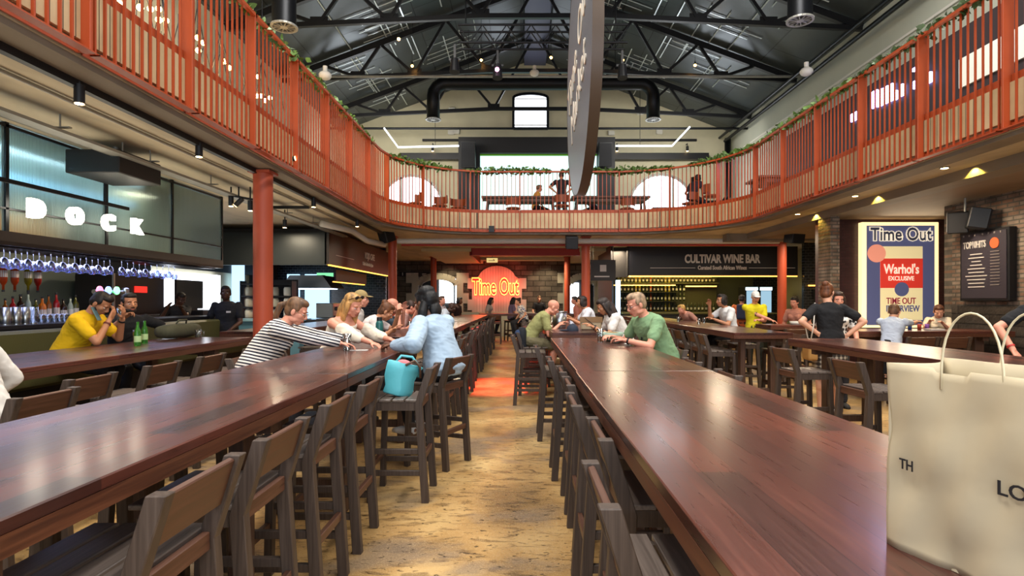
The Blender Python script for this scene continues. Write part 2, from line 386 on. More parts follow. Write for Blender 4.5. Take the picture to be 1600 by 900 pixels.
# ---------------------------------------------------------------- mezzanine slab with a U-shaped edge
Z0, Z1, ZR = 3.30, 3.87, 4.86
BXL, BXR, BYF = -3.25, 5.2, 15.15
def corner(cx, cy, r, a0, a1, n=14):
    return [Vector((cx+r*math.cos(a0+(a1-a0)*i/n), cy+r*math.sin(a0+(a1-a0)*i/n), 0)) for i in range(n+1)]
def edge(off=0.0):
    """slab edge seen from above, offset towards the opening by off"""
    r = 2.5
    return ([Vector((BXL+off, YB, 0))]+corner(BXL+r, BYF-r, r-off, PI, PI/2)+corner(BXR-r-.3, BYF-r-.3, r+.3-off, PI/2, 0)+[Vector((BXR-off, YB, 0))])
def slab():
    mb = MB(); e = edge(); n = len(e)
    for z, fl in ((Z0, 0), (Z1, 1)):
        pass
    # fan of quads from the edge to the outer walls
    outer = []
    for p in e:
        if p.x <= BXL+.01: outer.append(Vector((XL, p.y, 0)))
        elif p.x >= BXR-.01: outer.append(Vector((XR, p.y, 0)))
        else: outer.append(None)
    # corner points run to the far wall
    for i, p in enumerate(e):
        if outer[i] is None: outer[i] = Vector((XL+(XR-XL)*(p.x-BXL)/(BXR-BXL), YE, 0))
    vs = []
    for z in (Z0, Z1):
        vs += [(p.x, p.y, z) for p in e]+[(p.x, p.y, z) for p in outer]
    k = 2*n; fs = []
    for i in range(n-1):
        fs += [(i, i+1, n+i+1, n+i), (k+i, k+n+i, k+n+i+1, k+i+1)]
        fs.append((i, k+i, k+i+1, i+1))
    mb.add(vs, fs); return mb
def concrete(name, c, spots='#a87c40'):
    m = mat(name, c, .7); N, L, b = nodes(m); v = coords(N, L)
    n = N.new('ShaderNodeTexNoise'); n.inputs['Scale'].default_value = 1.1; n.inputs['Detail'].default_value = 9; n.inputs['Distortion'].default_value = .8
    L.new(coords(N, L, (1.8, .6, 1)), n.inputs['Vector'])
    cc = hexc(c)
    L.new(ramp(N, L, n.outputs['Fac'], [(.3, tuple(x*.72 for x in cc[:3])+(1,)), (.5, cc), (.75, tuple(min(1, x*1.15) for x in cc[:3])+(1,))]), b.inputs['Base Color'])
    return m
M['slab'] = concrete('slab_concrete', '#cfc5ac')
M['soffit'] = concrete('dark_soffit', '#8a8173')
slab_o = struct('mezzanine_slab', slab(), M['slab'])
# edge lip, plank cladding
def ribbon(e, z0, z1, th, mb=None):
    mb = mb or MB(); n = len(e); vs = []
    ins = []
    for i, p in enumerate(e):
        d = (e[min(i+1, n-1)]-e[max(i-1, 0)]).normalized(); ins.append(p+Vector((-d.y, d.x, 0))*th)
    for q in (e, ins):
        for z in (z0, z1): vs += [(p.x, p.y, z) for p in q]
    fs = []
    for i in range(n-1):
        for a, b in ((0, 1), (3, 2), (2, 0), (1, 3)): fs.append((a*n+i, a*n+i+1, b*n+i+1, b*n+i))
    return mb.add(vs, fs)
def fine(off=0.0, step=.12):
    e = edge(off); o = [e[0]]
    for a, b in zip(e, e[1:]):
        k = max(1, int((b-a).length/step)); o += [a.lerp(b, i/k) for i in range(1, k+1)]
    return o
M['plank'] = bricks('fascia_boards', '#b39a74', '#c3ac87', '#5b4b38', .115, 3, .006, .6, 'xz', .3, var=.15)
M['planky'] = bricks('fascia_boards_side', '#b39a74', '#c3ac87', '#5b4b38', .115, 3, .006, .6, 'yz', .3, var=.15)
struct('trim_1', ribbon(edge(.02), 3.40, 3.80, -.03), M['planky'])
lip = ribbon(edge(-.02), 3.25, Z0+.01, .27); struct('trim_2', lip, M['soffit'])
# ---------------------------------------------------------------- balustrade, bay by bay
def path_pts(off):
    e = fine(off, .02); s = [0]
    for a, b in zip(e, e[1:]): s.append(s[-1]+(b-a).length)
    return e, s
PE, PS = path_pts(.06)
def on_path(t):
    lo, hi = 0, len(PS)-1
    while hi-lo > 1:
        k = (lo+hi)//2
        if PS[k] <= t: lo = k
        else: hi = k
    f = (t-PS[lo])/max(1e-9, PS[hi]-PS[lo])
    return PE[lo].lerp(PE[hi], f), (PE[hi]-PE[lo]).normalized()
rodm = MB().box((0, 0, (3.34+ZR)/2), (.015, .021, ZR-3.34)).mesh('rod')
rodm.materials.append(M['orange'])
postm = MB().box((0, 0, (3.31+ZR)/2+.01), (.03, .12, ZR-3.31+.02)).mesh('post', .004); postm.materials.append(M['orange'])
t0 = 4.2-YB-1.3; L_TOT = PS[-1]
bay = 1.3; nb = int((L_TOT-t0)/bay)
for k in range(nb):
    ta = t0+k*bay; tb = ta+bay
    if ta > L_TOT-(4.9-YB): break
    p, d = on_path(ta); side = 'left' if ta < 15.2 else ('right' if ta > L_TOT-16.5 else 'front')
    root = thing('balustrade_bay', '', 'railing', (p.x, p.y, 3.3), 0, 'orange balustrade bays around the gallery edge')
    if side == 'left': lab = f'{ordinal(k)} orange railing bay from the camera along the left gallery'
    elif side == 'right': lab = f'{ordinal(max(0, int((L_TOT-ta-4.9+YB)/bay)))} orange railing bay from the camera along the right gallery'
    else: lab = f'{ordinal(k-7)} orange railing bay from the left corner along the curved front gallery'
    root['label'] = lab
    r0 = Vector((p.x, p.y, 3.3))
    o = link('post', postm, None, root, Vector((0, 0, -3.3))); o.rotation_euler = (0, 0, math.atan2(d.y, d.x))
    nr = 11
    for j in range(1, nr+1):
        q, dd = on_path(ta+bay*j/(nr+1))
        o = link('rod', rodm, None, root, Vector((q.x-p.x, q.y-p.y, -3.3))); o.rotation_euler = (0, 0, math.atan2(dd.y, dd.x))
    seg = [on_path(ta+.02+(bay-.04)*j/10)[0] for j in range(11)]
    def strip(name, z0, z1, shift, th):
        mb = MB(); pts = []
        for j, q in enumerate(seg):
            dd = on_path(ta+bay*j/10)[1]; pts.append(q+Vector((-dd.y, dd.x, 0))*(-shift)-Vector((p.x, p.y, 0)))
        ribbon(pts, z0-3.3, z1-3.3, th, mb); link(name, mb.mesh(name), M['orange'], root)
    strip('handrail', ZR-.01, ZR+.03, .02, -.05)
    strip('upper_band', 3.80, 3.885, -.035, -.012)
    strip('lower_band', 3.30, 3.375, -.035, -.012)
    strip('base_flange', 3.29, 3.302, .03, -.08)
# ---------------------------------------------------------------- ceilings under the gallery, beams
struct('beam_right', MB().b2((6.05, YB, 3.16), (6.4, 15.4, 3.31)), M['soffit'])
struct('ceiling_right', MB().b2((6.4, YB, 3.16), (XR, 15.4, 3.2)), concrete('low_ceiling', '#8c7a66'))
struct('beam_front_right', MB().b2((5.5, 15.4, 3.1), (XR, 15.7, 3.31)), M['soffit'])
# coffered ceiling towards the neon wall
struct('ceiling_coffer', MB().b2((-3.4, 19.6, 3.18), (-1.7, 25.9, 3.29)).b2((2.0, 19.6, 3.18), (4.4, 25.9, 3.29)).b2((-1.7, 23.8, 3.18), (2.0, 24.4, 3.29)), M['cream'])
for i, (x0, x1) in enumerate(((-1.72, 2.02),)):
    struct('beam_coffer', MB().b2((x0, 19.7, 3.05), (x1, 19.8, 3.3)).b2((-1.76, 19.7, 3.05), (-1.68, 24, 3.3)), M['red'])
# ---------------------------------------------------------------- outer walls, gable, roof
M['stone'] = bricks('rough_stone', '#6a655c', '#4d4a45', '#35332f', .55, .24, .018, .85, 'xz', .8, .9, .35, 2.5)
M['brick'] = bricks('old_brick', '#7a5a48', '#8d8074', '#5f5a52', .21, .068, .012, .85, 'yz', .8, .6, .4, 4)
M['brickx'] = bricks('old_brick_front', '#7a5a48', '#8d8074', '#5f5a52', .21, .068, .012, .85, 'xz', .8, .6, .4, 4)
M['tile'] = bricks('black_tile', '#16181d', '#22252c', '#4c4f55', .16, .085, .006, .2, 'xz', .5, 0, .2)
M['tiley'] = bricks('black_tile_side', '#16181d', '#22252c', '#4c4f55', .16, .085, .006, .2, 'yz', .5, 0, .2)
struct('wall_left', MB().b2((XL-.3, YB, 0), (XL, YE, EAVE)), M['cream'])
struct('wall_right', MB().b2((XR, YB, 0), (XR+.3, YE, EAVE)), M['creamg'])
struct('wall_end_lower', MB().b2((XL, 26, 0), (-4.62, 26.3, 3.29)).b2((-4.62, 26, 2.55), (-2.9, 26.3, 3.29)).b2((-2.9, 26, 0), (2.2, 26.3, 3.29)).b2((2.2, 26, 2.6), (3.3, 26.3, 3.29)).b2((3.3, 26, 0), (XR, 26.3, 3.29)), M['stone'])
g = MB().prism([(XL, Z1), (XR, Z1), (XR, EAVE), (RX, RIDGE), (XL, EAVE)], YE, YE+.3); struct('wall_end_upper', g, M['cream'])
M['roof'] = bricks('roof_sheets', '#454c4e', '#505759', '#2c3032', 2.4, 1.2, .02, .36, 'yx', .3, 0, .15, 1)
nodes(M['roof'])[2].inputs['Metallic'].default_value = .35
def rz_(x): return RIDGE-(abs(x-RX))*(RIDGE-EAVE)/(XR-RX)
rf = MB()
for x0, x1 in ((XL-.3, RX), (RX, XR+.3)):
    za, zb = rz_(x0), rz_(x1)
    rf.add([(x0, YB, za), (x1, YB, zb), (x1, YE+.3, zb), (x0, YE+.3, za), (x0, YB, za+.12), (x1, YB, zb+.12), (x1, YE+.3, zb+.12), (x0, YE+.3, za+.12)],
           [(0, 1, 2, 3), (7, 6, 5, 4), (0, 4, 5, 1), (2, 6, 7, 3), (1, 5, 6, 2), (0, 3, 7, 4)])
struct('ceiling_roof', rf, M['roof'])
# bright joint strips on the sheets
M['joint'] = mat('aluminium_joint', '#dfe8ea', .3, .5)
js = MB()
for k in range(26):
    s = 1 if k % 2 else -1; x = RX+s*random.uniform(.8, 6.6); y = 11.8+(k//2)*1.12+random.uniform(-.3, .3)
    for j in range(random.randint(2, 5)):
        l = random.uniform(.9, 2.2); x2 = min(max(x+s*l, XL+.3), XR-.3); yy = min(y+j*.34, 26.6); xa = x+s*random.uniform(-.3, .5)
        js.beam((xa, yy, rz_(xa)-.04), (x2, yy, rz_(x2)-.04), .03, .02)
    for j in range(2):
        xx = x+s*(.25+j*.6); l = random.uniform(1.2, 3.2); js.beam((xx, y-.4, rz_(xx)-.04), (xx, min(y+l, 26.8), rz_(xx)-.04), .04, .02)
for s in (-1, 1):
    for q in (2.4, 4.6, 6.6): 
        x = RX+s*q; js.beam((x, 13, rz_(x)-.05), (x, 21+q/2, rz_(x)-.05), .04, .02)
struct('trim_3', js, M['joint'])
struct('trim_4', MB().b2((.15, 10, RIDGE-.35), (1.15, 26.9, RIDGE-.22)), mat('ridge_duct_panel', '#565b78', .5))
struct('trim_5', MB().b2((XR-.05, YB, 8.2), (XR, YE, 8.26)), M['white'])
# ---------------------------------------------------------------- roof trusses
def truss(y, lab):
    r = thing('roof_truss', lab, 'roof truss', (RX, y, EAVE-1.2), 0, 'dark steel roof trusses')
    zb = 9.25; zm = zb+.35; x0, x1 = XL+.1, XR-.1
    def P(n, mb): part(n, mb, M['black'], r, world=True)
    mb = MB(); mb.beam((x0, y, EAVE-.12), (RX, y, RIDGE-.2), .14, .2); mb.beam((RX, y, RIDGE-.2), (x1, y, EAVE-.12), .14, .2); P('rafter', mb)
    mb = MB(); mb.beam((x0, y, zb), (RX-1.8, y, zm), .12, .13); mb.beam((RX-1.8, y, zm), (RX+1.8, y, zm), .12, .13); mb.beam((RX+1.8, y, zm), (x1, y, zb), .12, .13); P('tie_beam', mb)
    def zc(x): return zm-(max(0, abs(x-RX)-1.8))*(zm-zb)/(x1-RX-1.8)
    for s in (-1, 1):
        nds = [6.4, 4.4, 1.8]; tops = [7.6, 5.6, 3.3, .15]
        for n in nds:
            a = (RX+s*n, y, zc(RX+s*n))
            for t in [q for q in tops if abs(q-n) < 2.3]:
                P('web_member', MB().beam(a, (RX+s*t, y, rz_(RX+s*t)-.2), .09, .09))
            P('gusset_plate', MB().box((a[0], y, a[2]+.08), (.5, .03, .26)))
for y, l in ((12.4, 'black steel roof truss nearest the camera, above the round sign'), (16.4, 'second black steel roof truss from the camera, behind the round sign'), (20.3, 'third black steel roof truss, over the round duct'), (24.3, 'black steel roof truss closest to the gable window')): truss(y, l)
# horizontal light pipes and cable rods
for i, (y, z) in enumerate(((20.0, 9.29), (24.9, 8.95))):
    one('conduit_pipe', MB().cyl((XL, y, z), (XR, y, z), .05, n=8), M['galv'] if i == 0 else M['blackm'], ('long pale horizontal conduit pipe' if i == 0 else 'long dark horizontal conduit pipe')+' below roof truss '+('over the round duct' if i == 0 else 'near the gable window'), 'pipe')
# lighting rig under the ridge
rig = thing('lighting_truss', 'black lattice lighting truss hung under the roof ridge with stage lamps', 'lighting rig', (.6, 14.8, 7.4))
for z in (8.05, 8.5):
    for y in (14.6, 15.0): part('chord', MB().cyl((-1.6, y, z), (2.7, y, z), .03, n=8), M['blackm'], rig, world=True)
for k in range(14):
    x = -1.6+.31*k
    for y in (14.6, 15): part('lattice_bar', MB().cyl((x, y, 8.05 if k % 2 else 8.5), (x+.31, y, 8.5 if k % 2 else 8.05), .015, n=6), M['blackm'], rig, world=True)
for k, x in enumerate((-1.7, -.6, 2.0, 2.6)):
    h = 7.7-.15*(k % 2)
    part('stage_lamp', MB().cyl((x, 14.8, h), (x, 14.75, h-.35), .1, .13, 12).box((x, 14.8, h+.18), (.06, .06, .4)).box((x, 14.8, h), (.3, .03, .05)), M['black'], rig, world=True)
part('lamp_lens', MB().cyl((-.6, 14.5, 7.33), (-.6, 14.48, 7.31), .05), mat('pink_lamp', '#fff', .3, emit='#ff9ad8', es=12), rig, world=True)
for x in (-1.4, 2.4): part('hanging_rod', MB().cyl((x, 14.6, 8.5), (x, 14.6, rz_(x)), .02, n=6), M['blackm'], rig, world=True)
# small warm lamps hanging under the trusses
for i, (px, py, Y) in enumerate(((623, 61, 16.6), (644, 103, 20), (752, 94, 20), (861, 90, 20), (973, 94, 20), (1086, 102, 20))):
    p = at(px, py, Y); r = thing('pendant_bulb', f'{ordinal(i)} small warm bulb from the left hanging under the roof trusses', 'lamp', p, 0, 'small warm bulbs under the roof')
    part('bulb', MB().ell((0, 0, 0), .045, n=10), M['bulb'], r); part('lamp_holder', MB().cyl((0, 0, .03), (0, 0, .14), .035, .02, 8).cyl((0, 0, .14), (0, 0, rz_(p.x)-p.z-.05), .008, n=5), M['black'], r)
# ---------------------------------------------------------------- ducts
def duct_grille(r, c, rad, n='grille'):
    mb = MB(); c = Vector(c)
    for k in range(20):
        a, b = 2*PI*k/20, 2*PI*(k+1)/20
        mb.beam(c+Vector((math.cos(a), math.sin(a), 0))*rad, c+Vector((math.cos(b), math.sin(b), 0))*rad, rad*.18, .04)
    for k in range(12):
        a = 2*PI*k/12; mb.beam(c+Vector((math.cos(a), math.sin(a), 0))*rad*.3, c+Vector((math.cos(a), math.sin(a), 0))*rad*.95, rad*.07, .03)
    mb.cyl(c-Vector((0, 0, .02)), c+Vector((0, 0, .02)), rad*.3)
    part(n, mb, M['galv'], r, world=True)
d = thing('air_duct', 'black round air duct crossing the hall above the screen, turned down at both ends', 'duct', (.9, 22, 8.4))
pts = [(-3.35, 22, 8.45), (-3.35, 22, 9.3)]+[(-3.35+.5*(1-math.cos(a)), 22, 9.3+.5*math.sin(a)) for a in (R(20), R(45), R(70), R(90))]
pts2 = [(5.05-.5*(1-math.cos(a)), 22, 9.3+.5*math.sin(a)) for a in (R(90), R(70), R(45), R(20))]+[(5.05, 22, 9.3), (5.05, 22, 8.45)]
part('duct_tube', MB().tube(pts+pts2, .25, 16), M['blackm'], d, world=True)
for x in (-2.0, 3.6): part('hanger', MB().cyl((x, 22, 10.0), (x, 22, rz_(x)), .012, n=6), M['blackm'], d, world=True)
duct_grille(d, (-3.35, 22, 8.42), .27); duct_grille(d, (5.05, 22, 8.42), .27)
for i, (px, py, Y) in enumerate(((444, 42, 13), (1250, 32, 13))):
    p = at(px, py, Y); d = thing('air_duct', ('left' if i == 0 else 'right')+' black vertical duct drop with round grille near the top of the photo', 'duct', p)
    part('duct_tube', MB().cyl((p.x, p.y, p.z+.02), (p.x, p.y, rz_(p.x)-.14), .26, n=20), M['blackm'], d, world=True); duct_grille(d, p, .27)
# pipes along the right eave and the corner downpipe
one('eave_pipe', MB().cyl((XR-.35, YB, 8.9), (XR-.35, YE-.3, 8.9), .07, n=8).cyl((XR-.6, YB, 9.05), (XR-.6, YE-.3, 9.05), .06, n=8), M['blackm'], 'pair of dark pipes running along the right eave under the roof', 'pipe')
one('downpipe', MB().tube([(9.55, 26.6, 9), (9.55, 26.6, 6.3), (9.3, 26.6, 6), (8.2, 26.6, 6), (8.0, 26.6, 6.3), (8.0, 26.6, 7.2)], .14, 12), M['blackm'], 'dark bent pipe in the upper right corner of the end wall', 'pipe')
# ---------------------------------------------------------------- gable window, arched windows
def window_arch(n, cx, z0, w, h, Y, bars, emit, arch=True, rise=None):
    rise = h*.12 if rise is None else rise
    poly = [(cx-w/2, z0), (cx+w/2, z0)]
    for i in range(13):
        t = PI*i/12; poly.append((cx+w/2*math.cos(t), z0+h-rise+rise*math.sin(t)))
    o = struct(f'window_{n}', MB().prism(poly, Y-.06, Y-.02), emit)
    fr = MB(); q = poly[1:]+[poly[0]]
    for a, b in zip(poly, poly[1:]+poly[:1]): fr.beam((a[0], Y-.08, a[1]), (b[0], Y-.08, b[1]), .12, .12)
    for x in bars: 
        zz = z0+h-rise+rise*math.sqrt(max(0, 1-((x-cx)/(w/2))**2)); fr.beam((x, Y-.09, z0), (x, Y-.09, zz), .10, .1)
    part('window_frame', fr, M['blackm'] if n == 1 else M['galv'], o)
    return o
w1 = window_arch(1, .45, 9.55, 1.6, 1.62, YE, [], M['window'])
part('window_bar', MB().b2((-.35, YE-.12, 9.68), (1.25, YE-.06, 9.72)).b2((-.35, YE-.12, 10.9), (1.25, YE-.06, 10.94)), M['white'], w1)
window_arch(2, -5.1, 5.05, 2.9, 2.3, YE, [-5.6, -4.2], M['window'], rise=1.5)
window_arch(3, 6.55, 5.05, 3.0, 2.35, YE, [5.75, 7.1], M['window'], rise=1.5)
lamp('AREA', 'window_light', (-5.1, YE-.4, 6), 60, (.9, .95, 1), 2.5, 2, (-PI/2, 0, 0))
lamp('AREA', 'window_light', (6.5, YE-.4, 6), 60, (.9, .95, 1), 2.5, 2, (-PI/2, 0, 0))
# end wall fittings
struct('trim_6', MB().b2((-4.6, YE-.15, 8.95), (8.2, YE-.05, 9.05)).b2((-5.6, YE-.35, 8.05), (8.7, YE-.05, 8.35)), M['black'])
# ---------------------------------------------------------------- screen and speakers on the gallery
s = thing('projection_screen', 'large bright screen in a deep black surround on the gallery end wall', 'screen', (.75, 25.6, 3.88))
a = at(717, 216, 25.5); b_ = at(960, 216, 25.5); e = at(750, 240, 25.4); f = at(933, 310, 25.4)
mb = MB(); mb.b2((a.x, 25.3, e.z), (b_.x, 26.6, a.z)); mb.b2((a.x, 25.3, 3.88), (e.x, 26.6, e.z)); mb.b2((f.x, 25.3, 3.88), (b_.x, 26.6, e.z)); mb.b2((e.x, 25.3, 3.88), (f.x, 26.6, 4.6))
part('surround', mb, M['dark'], s, world=True)
part('screen_panel', MB().b2((e.x, 25.6, 4.6), (f.x, 25.65, e.z)), M['screen'], s, world=True)
part('screen_edge', MB().b2((e.x, 25.5, e.z-.06), (f.x, 25.58, e.z)), mat('green_screen_edge', '#3b6a12', .5, emit='#4f8a10', es=.4), s, world=True)
def speaker(name, lab, p, w, h, dd, rz=0, tilt=0, arm=None):
    r = thing(name, lab, 'loudspeaker', p, rz)
    mm = Matrix.Rotation(tilt, 4, 'X')
    part('cabinet', MB().box((0, 0, h/2), (w, dd, h), M=mm), M['black'], r, .012)
    part('front_grille', MB().box((0, -dd/2-.006, h/2), (w*.88, .012, h*.9), M=mm), mat('speaker_cloth', '#26272b', .9), r)
    if arm: part('bracket', MB().beam((0, 0, h*.7), arm, .04, .04), M['galv'], r)
    return r
speaker('wall_speaker', 'dark loudspeaker hung on the left of the screen surround', at(732, 262, 24.85), .62, 1.1, .4, 0, R(10), (0, .4, .8))
speaker('wall_speaker', 'dark loudspeaker hung on the right of the screen surround', at(945, 260, 24.85), .55, 1.0, .4, 0, R(10), (0, .4, .8))
# unit boxes on the end wall
for i, (px, py) in enumerate(((705, 207), (713, 206), (1030, 206), (955, 208), (1000, 176), (706, 172))):
    p = at(px, py, 26.92); one('junction_box', MB().box(p, (.3, .15, .22)), M['white'], ['pale junction box left of the gable window', 'second pale box beside the screen top', 'pale junction box right of the round sign', 'pale junction box just behind the round sign', 'small pale camera box high on the end wall right', 'small pale camera box high on the end wall left'][i], 'electrical box', bev=.02)
# white light line under the dark bulkhead
one('light_line', MB().tube([at(600, 200, 24), at(622, 230, 24), at(717, 228, 24)], .035, 6), mat('white_line_light', '#ffffff', .3, emit='#e8f2ff', es=2), 'thin bent white light line above the left arched window', 'light')
lls = [bpy.data.objects['light_line']]
one('light_line', MB().tube([at(1078, 198, 24), at(1050, 228, 24), at(962, 228, 24)], .035, 6), mat('white_line_light_b', '#ffffff', .3, emit='#e8f2ff', es=2), 'thin bent white light line above the right arched window', 'light')
lls.append(bpy.data.objects['light_line.001'])
for o_, x_, z_ in ((lls[0], at(680, 228, 24).x, at(680, 228.5, 24).z), (lls[1], at(1000, 228, 24).x, at(1000, 228, 24).z)): part('hanging_rod', MB().cyl((x_, 24, z_), (x_, 24, rz_(x_)), .012, n=6), M['blackm'], o_, world=True)
for i, (px, py) in enumerate(((676, 236), (964, 236), (1074, 236))):
    p = at(px, py, 26.5); r = thing('track_spotlight', f'{ordinal(i)} small black track spotlight from the left in front of the end wall', 'spotlight', p)
    part('lamp_body', MB().cyl((0, 0, 0), (0, 0, .22), .06), M['black'], r); part('lens', MB().cyl((0, 0, -.01), (0, 0, 0), .05), M['lampw'], r)
    part('stem', MB().beam((0, 0, .2), (0, 0, .36), .03, .03).beam((0, 0, .34), (0, .2, .34), .04, .04), M['black'], r)
# ---------------------------------------------------------------- big round hanging sign
C0 = Vector((.97, 9.2, 5.2)); RD = 1.98
sg = thing('round_sign', 'huge dark disc sign hanging edge-on in the middle of the hall with white script', 'sign', (C0.x, C0.y, C0.z-RD))
part('disc', MB().cyl((C0.x-.07, C0.y, C0.z), (C0.x+.07, C0.y, C0.z), RD, n=96, sm=False), mat('sign_slate', '#62656f', .4), sg, world=True)
part('rim', MB().cyl((C0.x-.075, C0.y, C0.z), (C0.x+.075, C0.y, C0.z), RD+.012, n=96, caps=False), mat('sign_rim', '#4f4034', .4), sg, world=True)
tm = Matrix.Translation((C0.x-.08, C0.y, C0.z)) @ Matrix.Rotation(-PI/2, 4, 'Z') @ Matrix.Rotation(PI/2, 4, 'X') @ Matrix.Rotation(R(16), 4, 'Z')
for k, (tx, sz) in enumerate((('Time Out', .80), ('Market', .80))):
    me = text_mesh(tx, sz, tm @ Matrix.Translation((0, .30-k*.78, 0)) @ Matrix.Shear('XY', 4, (.35, 0)), .008, -.004)
    me.transform(Matrix.Translation(-sg.location)); link('script_lettering', me, mat('sign_script', '#e9e2d6', .4), sg)
part('cable', MB().cyl((C0.x, C0.y-1.2, C0.z+1.6), (C0.x, C0.y-1.2, 12.3), .012, n=6).cyl((C0.x, C0.y+1.2, C0.z+1.6), (C0.x, C0.y+1.2, 12.3), .012, n=6), M['galv'], sg, world=True)
p1, p2 = at(790, 0, 12), at(862, 58, 12)
one('stay_wire', MB().cyl((-2.2, 9.3, 9.4), (.9, 9.3, 7.1), .01, n=5), M['galv'], 'thin stay wire from the roof down to the left of the round sign', 'wire')
one('stay_wire', MB().cyl((4.2, 9.3, 9.4), (1.05, 9.3, 7.1), .01, n=5), M['galv'], 'thin stay wire from the roof down to the right of the round sign', 'wire')
# ---------------------------------------------------------------- round smoke detectors
for i, (px, py, Y) in enumerate(((508, 118, 15.5), (1260, 112, 15.5), (835, 114, 19.9))):
    p = at(px, py, Y); r = thing('ceiling_sensor', ['cream round sensor on the truss above the left gallery', 'white round sensor above the right gallery', 'white round sensor in the middle below the ridge'][i], 'sensor', p)
    part('sensor_head', MB().ell((0, 0, 0), (.17, .17, .12), n=14), M['white'], r); part('sensor_base', MB().cyl((0, 0, .06), (0, 0, .25), .06), M['white'], r)
# ---------------------------------------------------------------- orange columns
cols = [(-3.47, 7.75, .125, 'thick orange column closest to the camera, left of the long table'), (-3.57, 16, .12, 'orange column at the left end of the curved gallery front'), (1.8, 16, .12, 'orange column at the right of the centre aisle under the gallery front'), (7.25, 16, .12, 'orange column in front of the wine bar'), (-3.55, 23.4, .12, 'slim far orange column left of the neon sign'), (1.88, 23.4, .12, 'slim far orange column right of the neon sign')]
for x, y, r_, lab in cols:
    r = thing('column', lab, 'column', (x, y, 0), 0, 'orange round columns')
    top = 3.24 if y < 10 else 3.29
    part('shaft', MB().cyl((0, 0, 0), (0, 0, top), r_, n=28), M['orangec'], r)
    part('cap_plate', MB().box((0, 0, top-.02), (r_*2.3, r_*2.3, .035)), M['orangec'], r)
# ---------------------------------------------------------------- under-gallery services, left
one('lighting_track', MB().b2((-3.56, YB, 3.19), (-3.50, 14.6, 3.25)), M['black'], 'long black lighting track along the left gallery edge', 'track')
def spot(px, py, Y, lab, tilt=0, power=14, rz=0):
    p = at(px, py, Y); r = thing('track_spotlight', lab, 'spotlight', p, rz, 'black track spotlights under the left gallery')
    mm = Matrix.Rotation(tilt, 4, 'Y')
    part('lamp_body', MB().cyl((0, 0, -.07), (0, 0, .08), .038), M['black'], r).matrix_local = mm
    part('lens', MB().cyl((0, 0, -.075), (0, 0, -.07), .032), M['lampw'], r).matrix_local = mm
    part('stem', MB().cyl((0, 0, .07), (0, 0, max(.1, 3.24-p.z)), .012, n=8), M['black'], r)
    if power: lamp('SPOT', 'track_light', p+Vector((0, 0, -.09)), power, (1, .78, .5), .03, spot=110)
for i, (px, py, Y) in enumerate(((124, 142, 4.57), (311, 229, 6.3), (490, 311, 9.7), (558, 343, 12.3))):
    spot(px, py+6, Y, f'{ordinal(i)} black cylinder spotlight from the camera on the left gallery track', power=50)
for i, (px, py, Y, t) in enumerate(((361, 315, 8.8, 0), (373, 316, 8.8, .8), (391, 322, 8.8, 0), (445, 350, 11.0, 0))):
    spot(px, py, Y, ['small spotlight just right of the glass bar canopy', 'tilted small spotlight between two others beside the near column', 'small spotlight touching the left side of the near column', 'small spotlight on the short track right of the near column'][i], t, 0)
one('lighting_track', MB().beam(at(345, 309, 8.8)+Vector((0, 0, .06)), at(396, 322, 8.8)+Vector((0, 0, .1)), .03, .03), M['black'], 'short black track between the glass canopy and the near column', 'track')
one('lighting_track', MB().beam((-4.9, 10.6, 3.22), (-3.9, 10.6, 3.22), .05, .05), M['black'], 'short crosswise black track right of the near column', 'track')
ct = thing('cable_tray', 'long grey cable tray hanging under the left gallery ceiling', 'cable tray', (-4.45, 2, 3.1))
part('tray', MB().b2((-4.52, YB, 3.1), (-4.36, 14.5, 3.13)).b2((-4.53, YB, 3.1), (-4.51, 14.5, 3.17)), M['galv'], ct, world=True)
for y in [1.5+1.35*k for k in range(10)]: part('hanger', MB().cyl((-4.44, y, 3.12), (-4.44, y, 3.3), .008, n=6).box((-4.44, y, 3.17), (.2, .04, .012)), M['galv'], ct, world=True)
one('white_duct', MB().tube([(-4.3, 12.4, 3.16), (-4.0, 13.6, 3.16), (-3.85, 14.4, 3.0), (-3.6, 15.2, 2.98)], .07, 10), M['white'], 'white flexible duct bending down to the far left column', 'duct')
one('ceiling_conduit', MB().cyl((-4.0, YB, 3.27), (-4.0, 14, 3.27), .018, n=8), M['galv'], 'thin conduit between the track and the cable tray', 'pipe')
one('overhead_pipe', MB().cyl((-3.4, 15.85, 3.14), (7.1, 15.85, 3.14), .075, n=12), M['white'], 'thick pale horizontal pipe under the curved gallery front', 'pipe')
one('overhead_pipe', MB().cyl((-3.3, 15.9, 3.04), (7.1, 15.9, 3.04), .03, n=8), M['red'], 'thin red sprinkler pipe below the thick pale pipe', 'pipe')
speaker('loudspeaker', 'black loudspeaker at the top of the far left column', at(607, 378, 15.2), .32, .42, .3, R(-40), R(20))
speaker('loudspeaker', 'black loudspeaker hung left of the aisle column', at(893, 388, 15.2), .32, .32, .3, 0, R(15))
speaker('loudspeaker', 'black loudspeaker hung left of the near side of the brick pillar', at(1240, 380, 14.5), .4, .36, .3, R(20), R(10))
p = at(768, 358, 15.0); one('motion_sensor', MB().box(p, (.14, .1, .16)), M['black'], 'small black box on the middle of the curved gallery front', 'sensor')
for i, (px, py, Y, s_) in enumerate(((455, 249, 8.1, 1), (1406, 244, 8.05, -1))):
    p = at(px, py, Y); r = thing('railing_spotlight', ['brass-faced spotlight fixed to the left gallery railing', 'brass-faced spotlight fixed to the right gallery railing'][i], 'spotlight', p)
    part('lamp_body', MB().cyl((-.1*s_, 0, -.02), (.06*s_, 0, .01), .04), M['black'], r); part('lens', MB().cyl((.06*s_, 0, .01), (.066*s_, 0, .011), .036), M['lampw'], r)
    part('bracket', MB().box((-.08*s_, .03, .0), (.05, .1, .03)), M['black'], r)
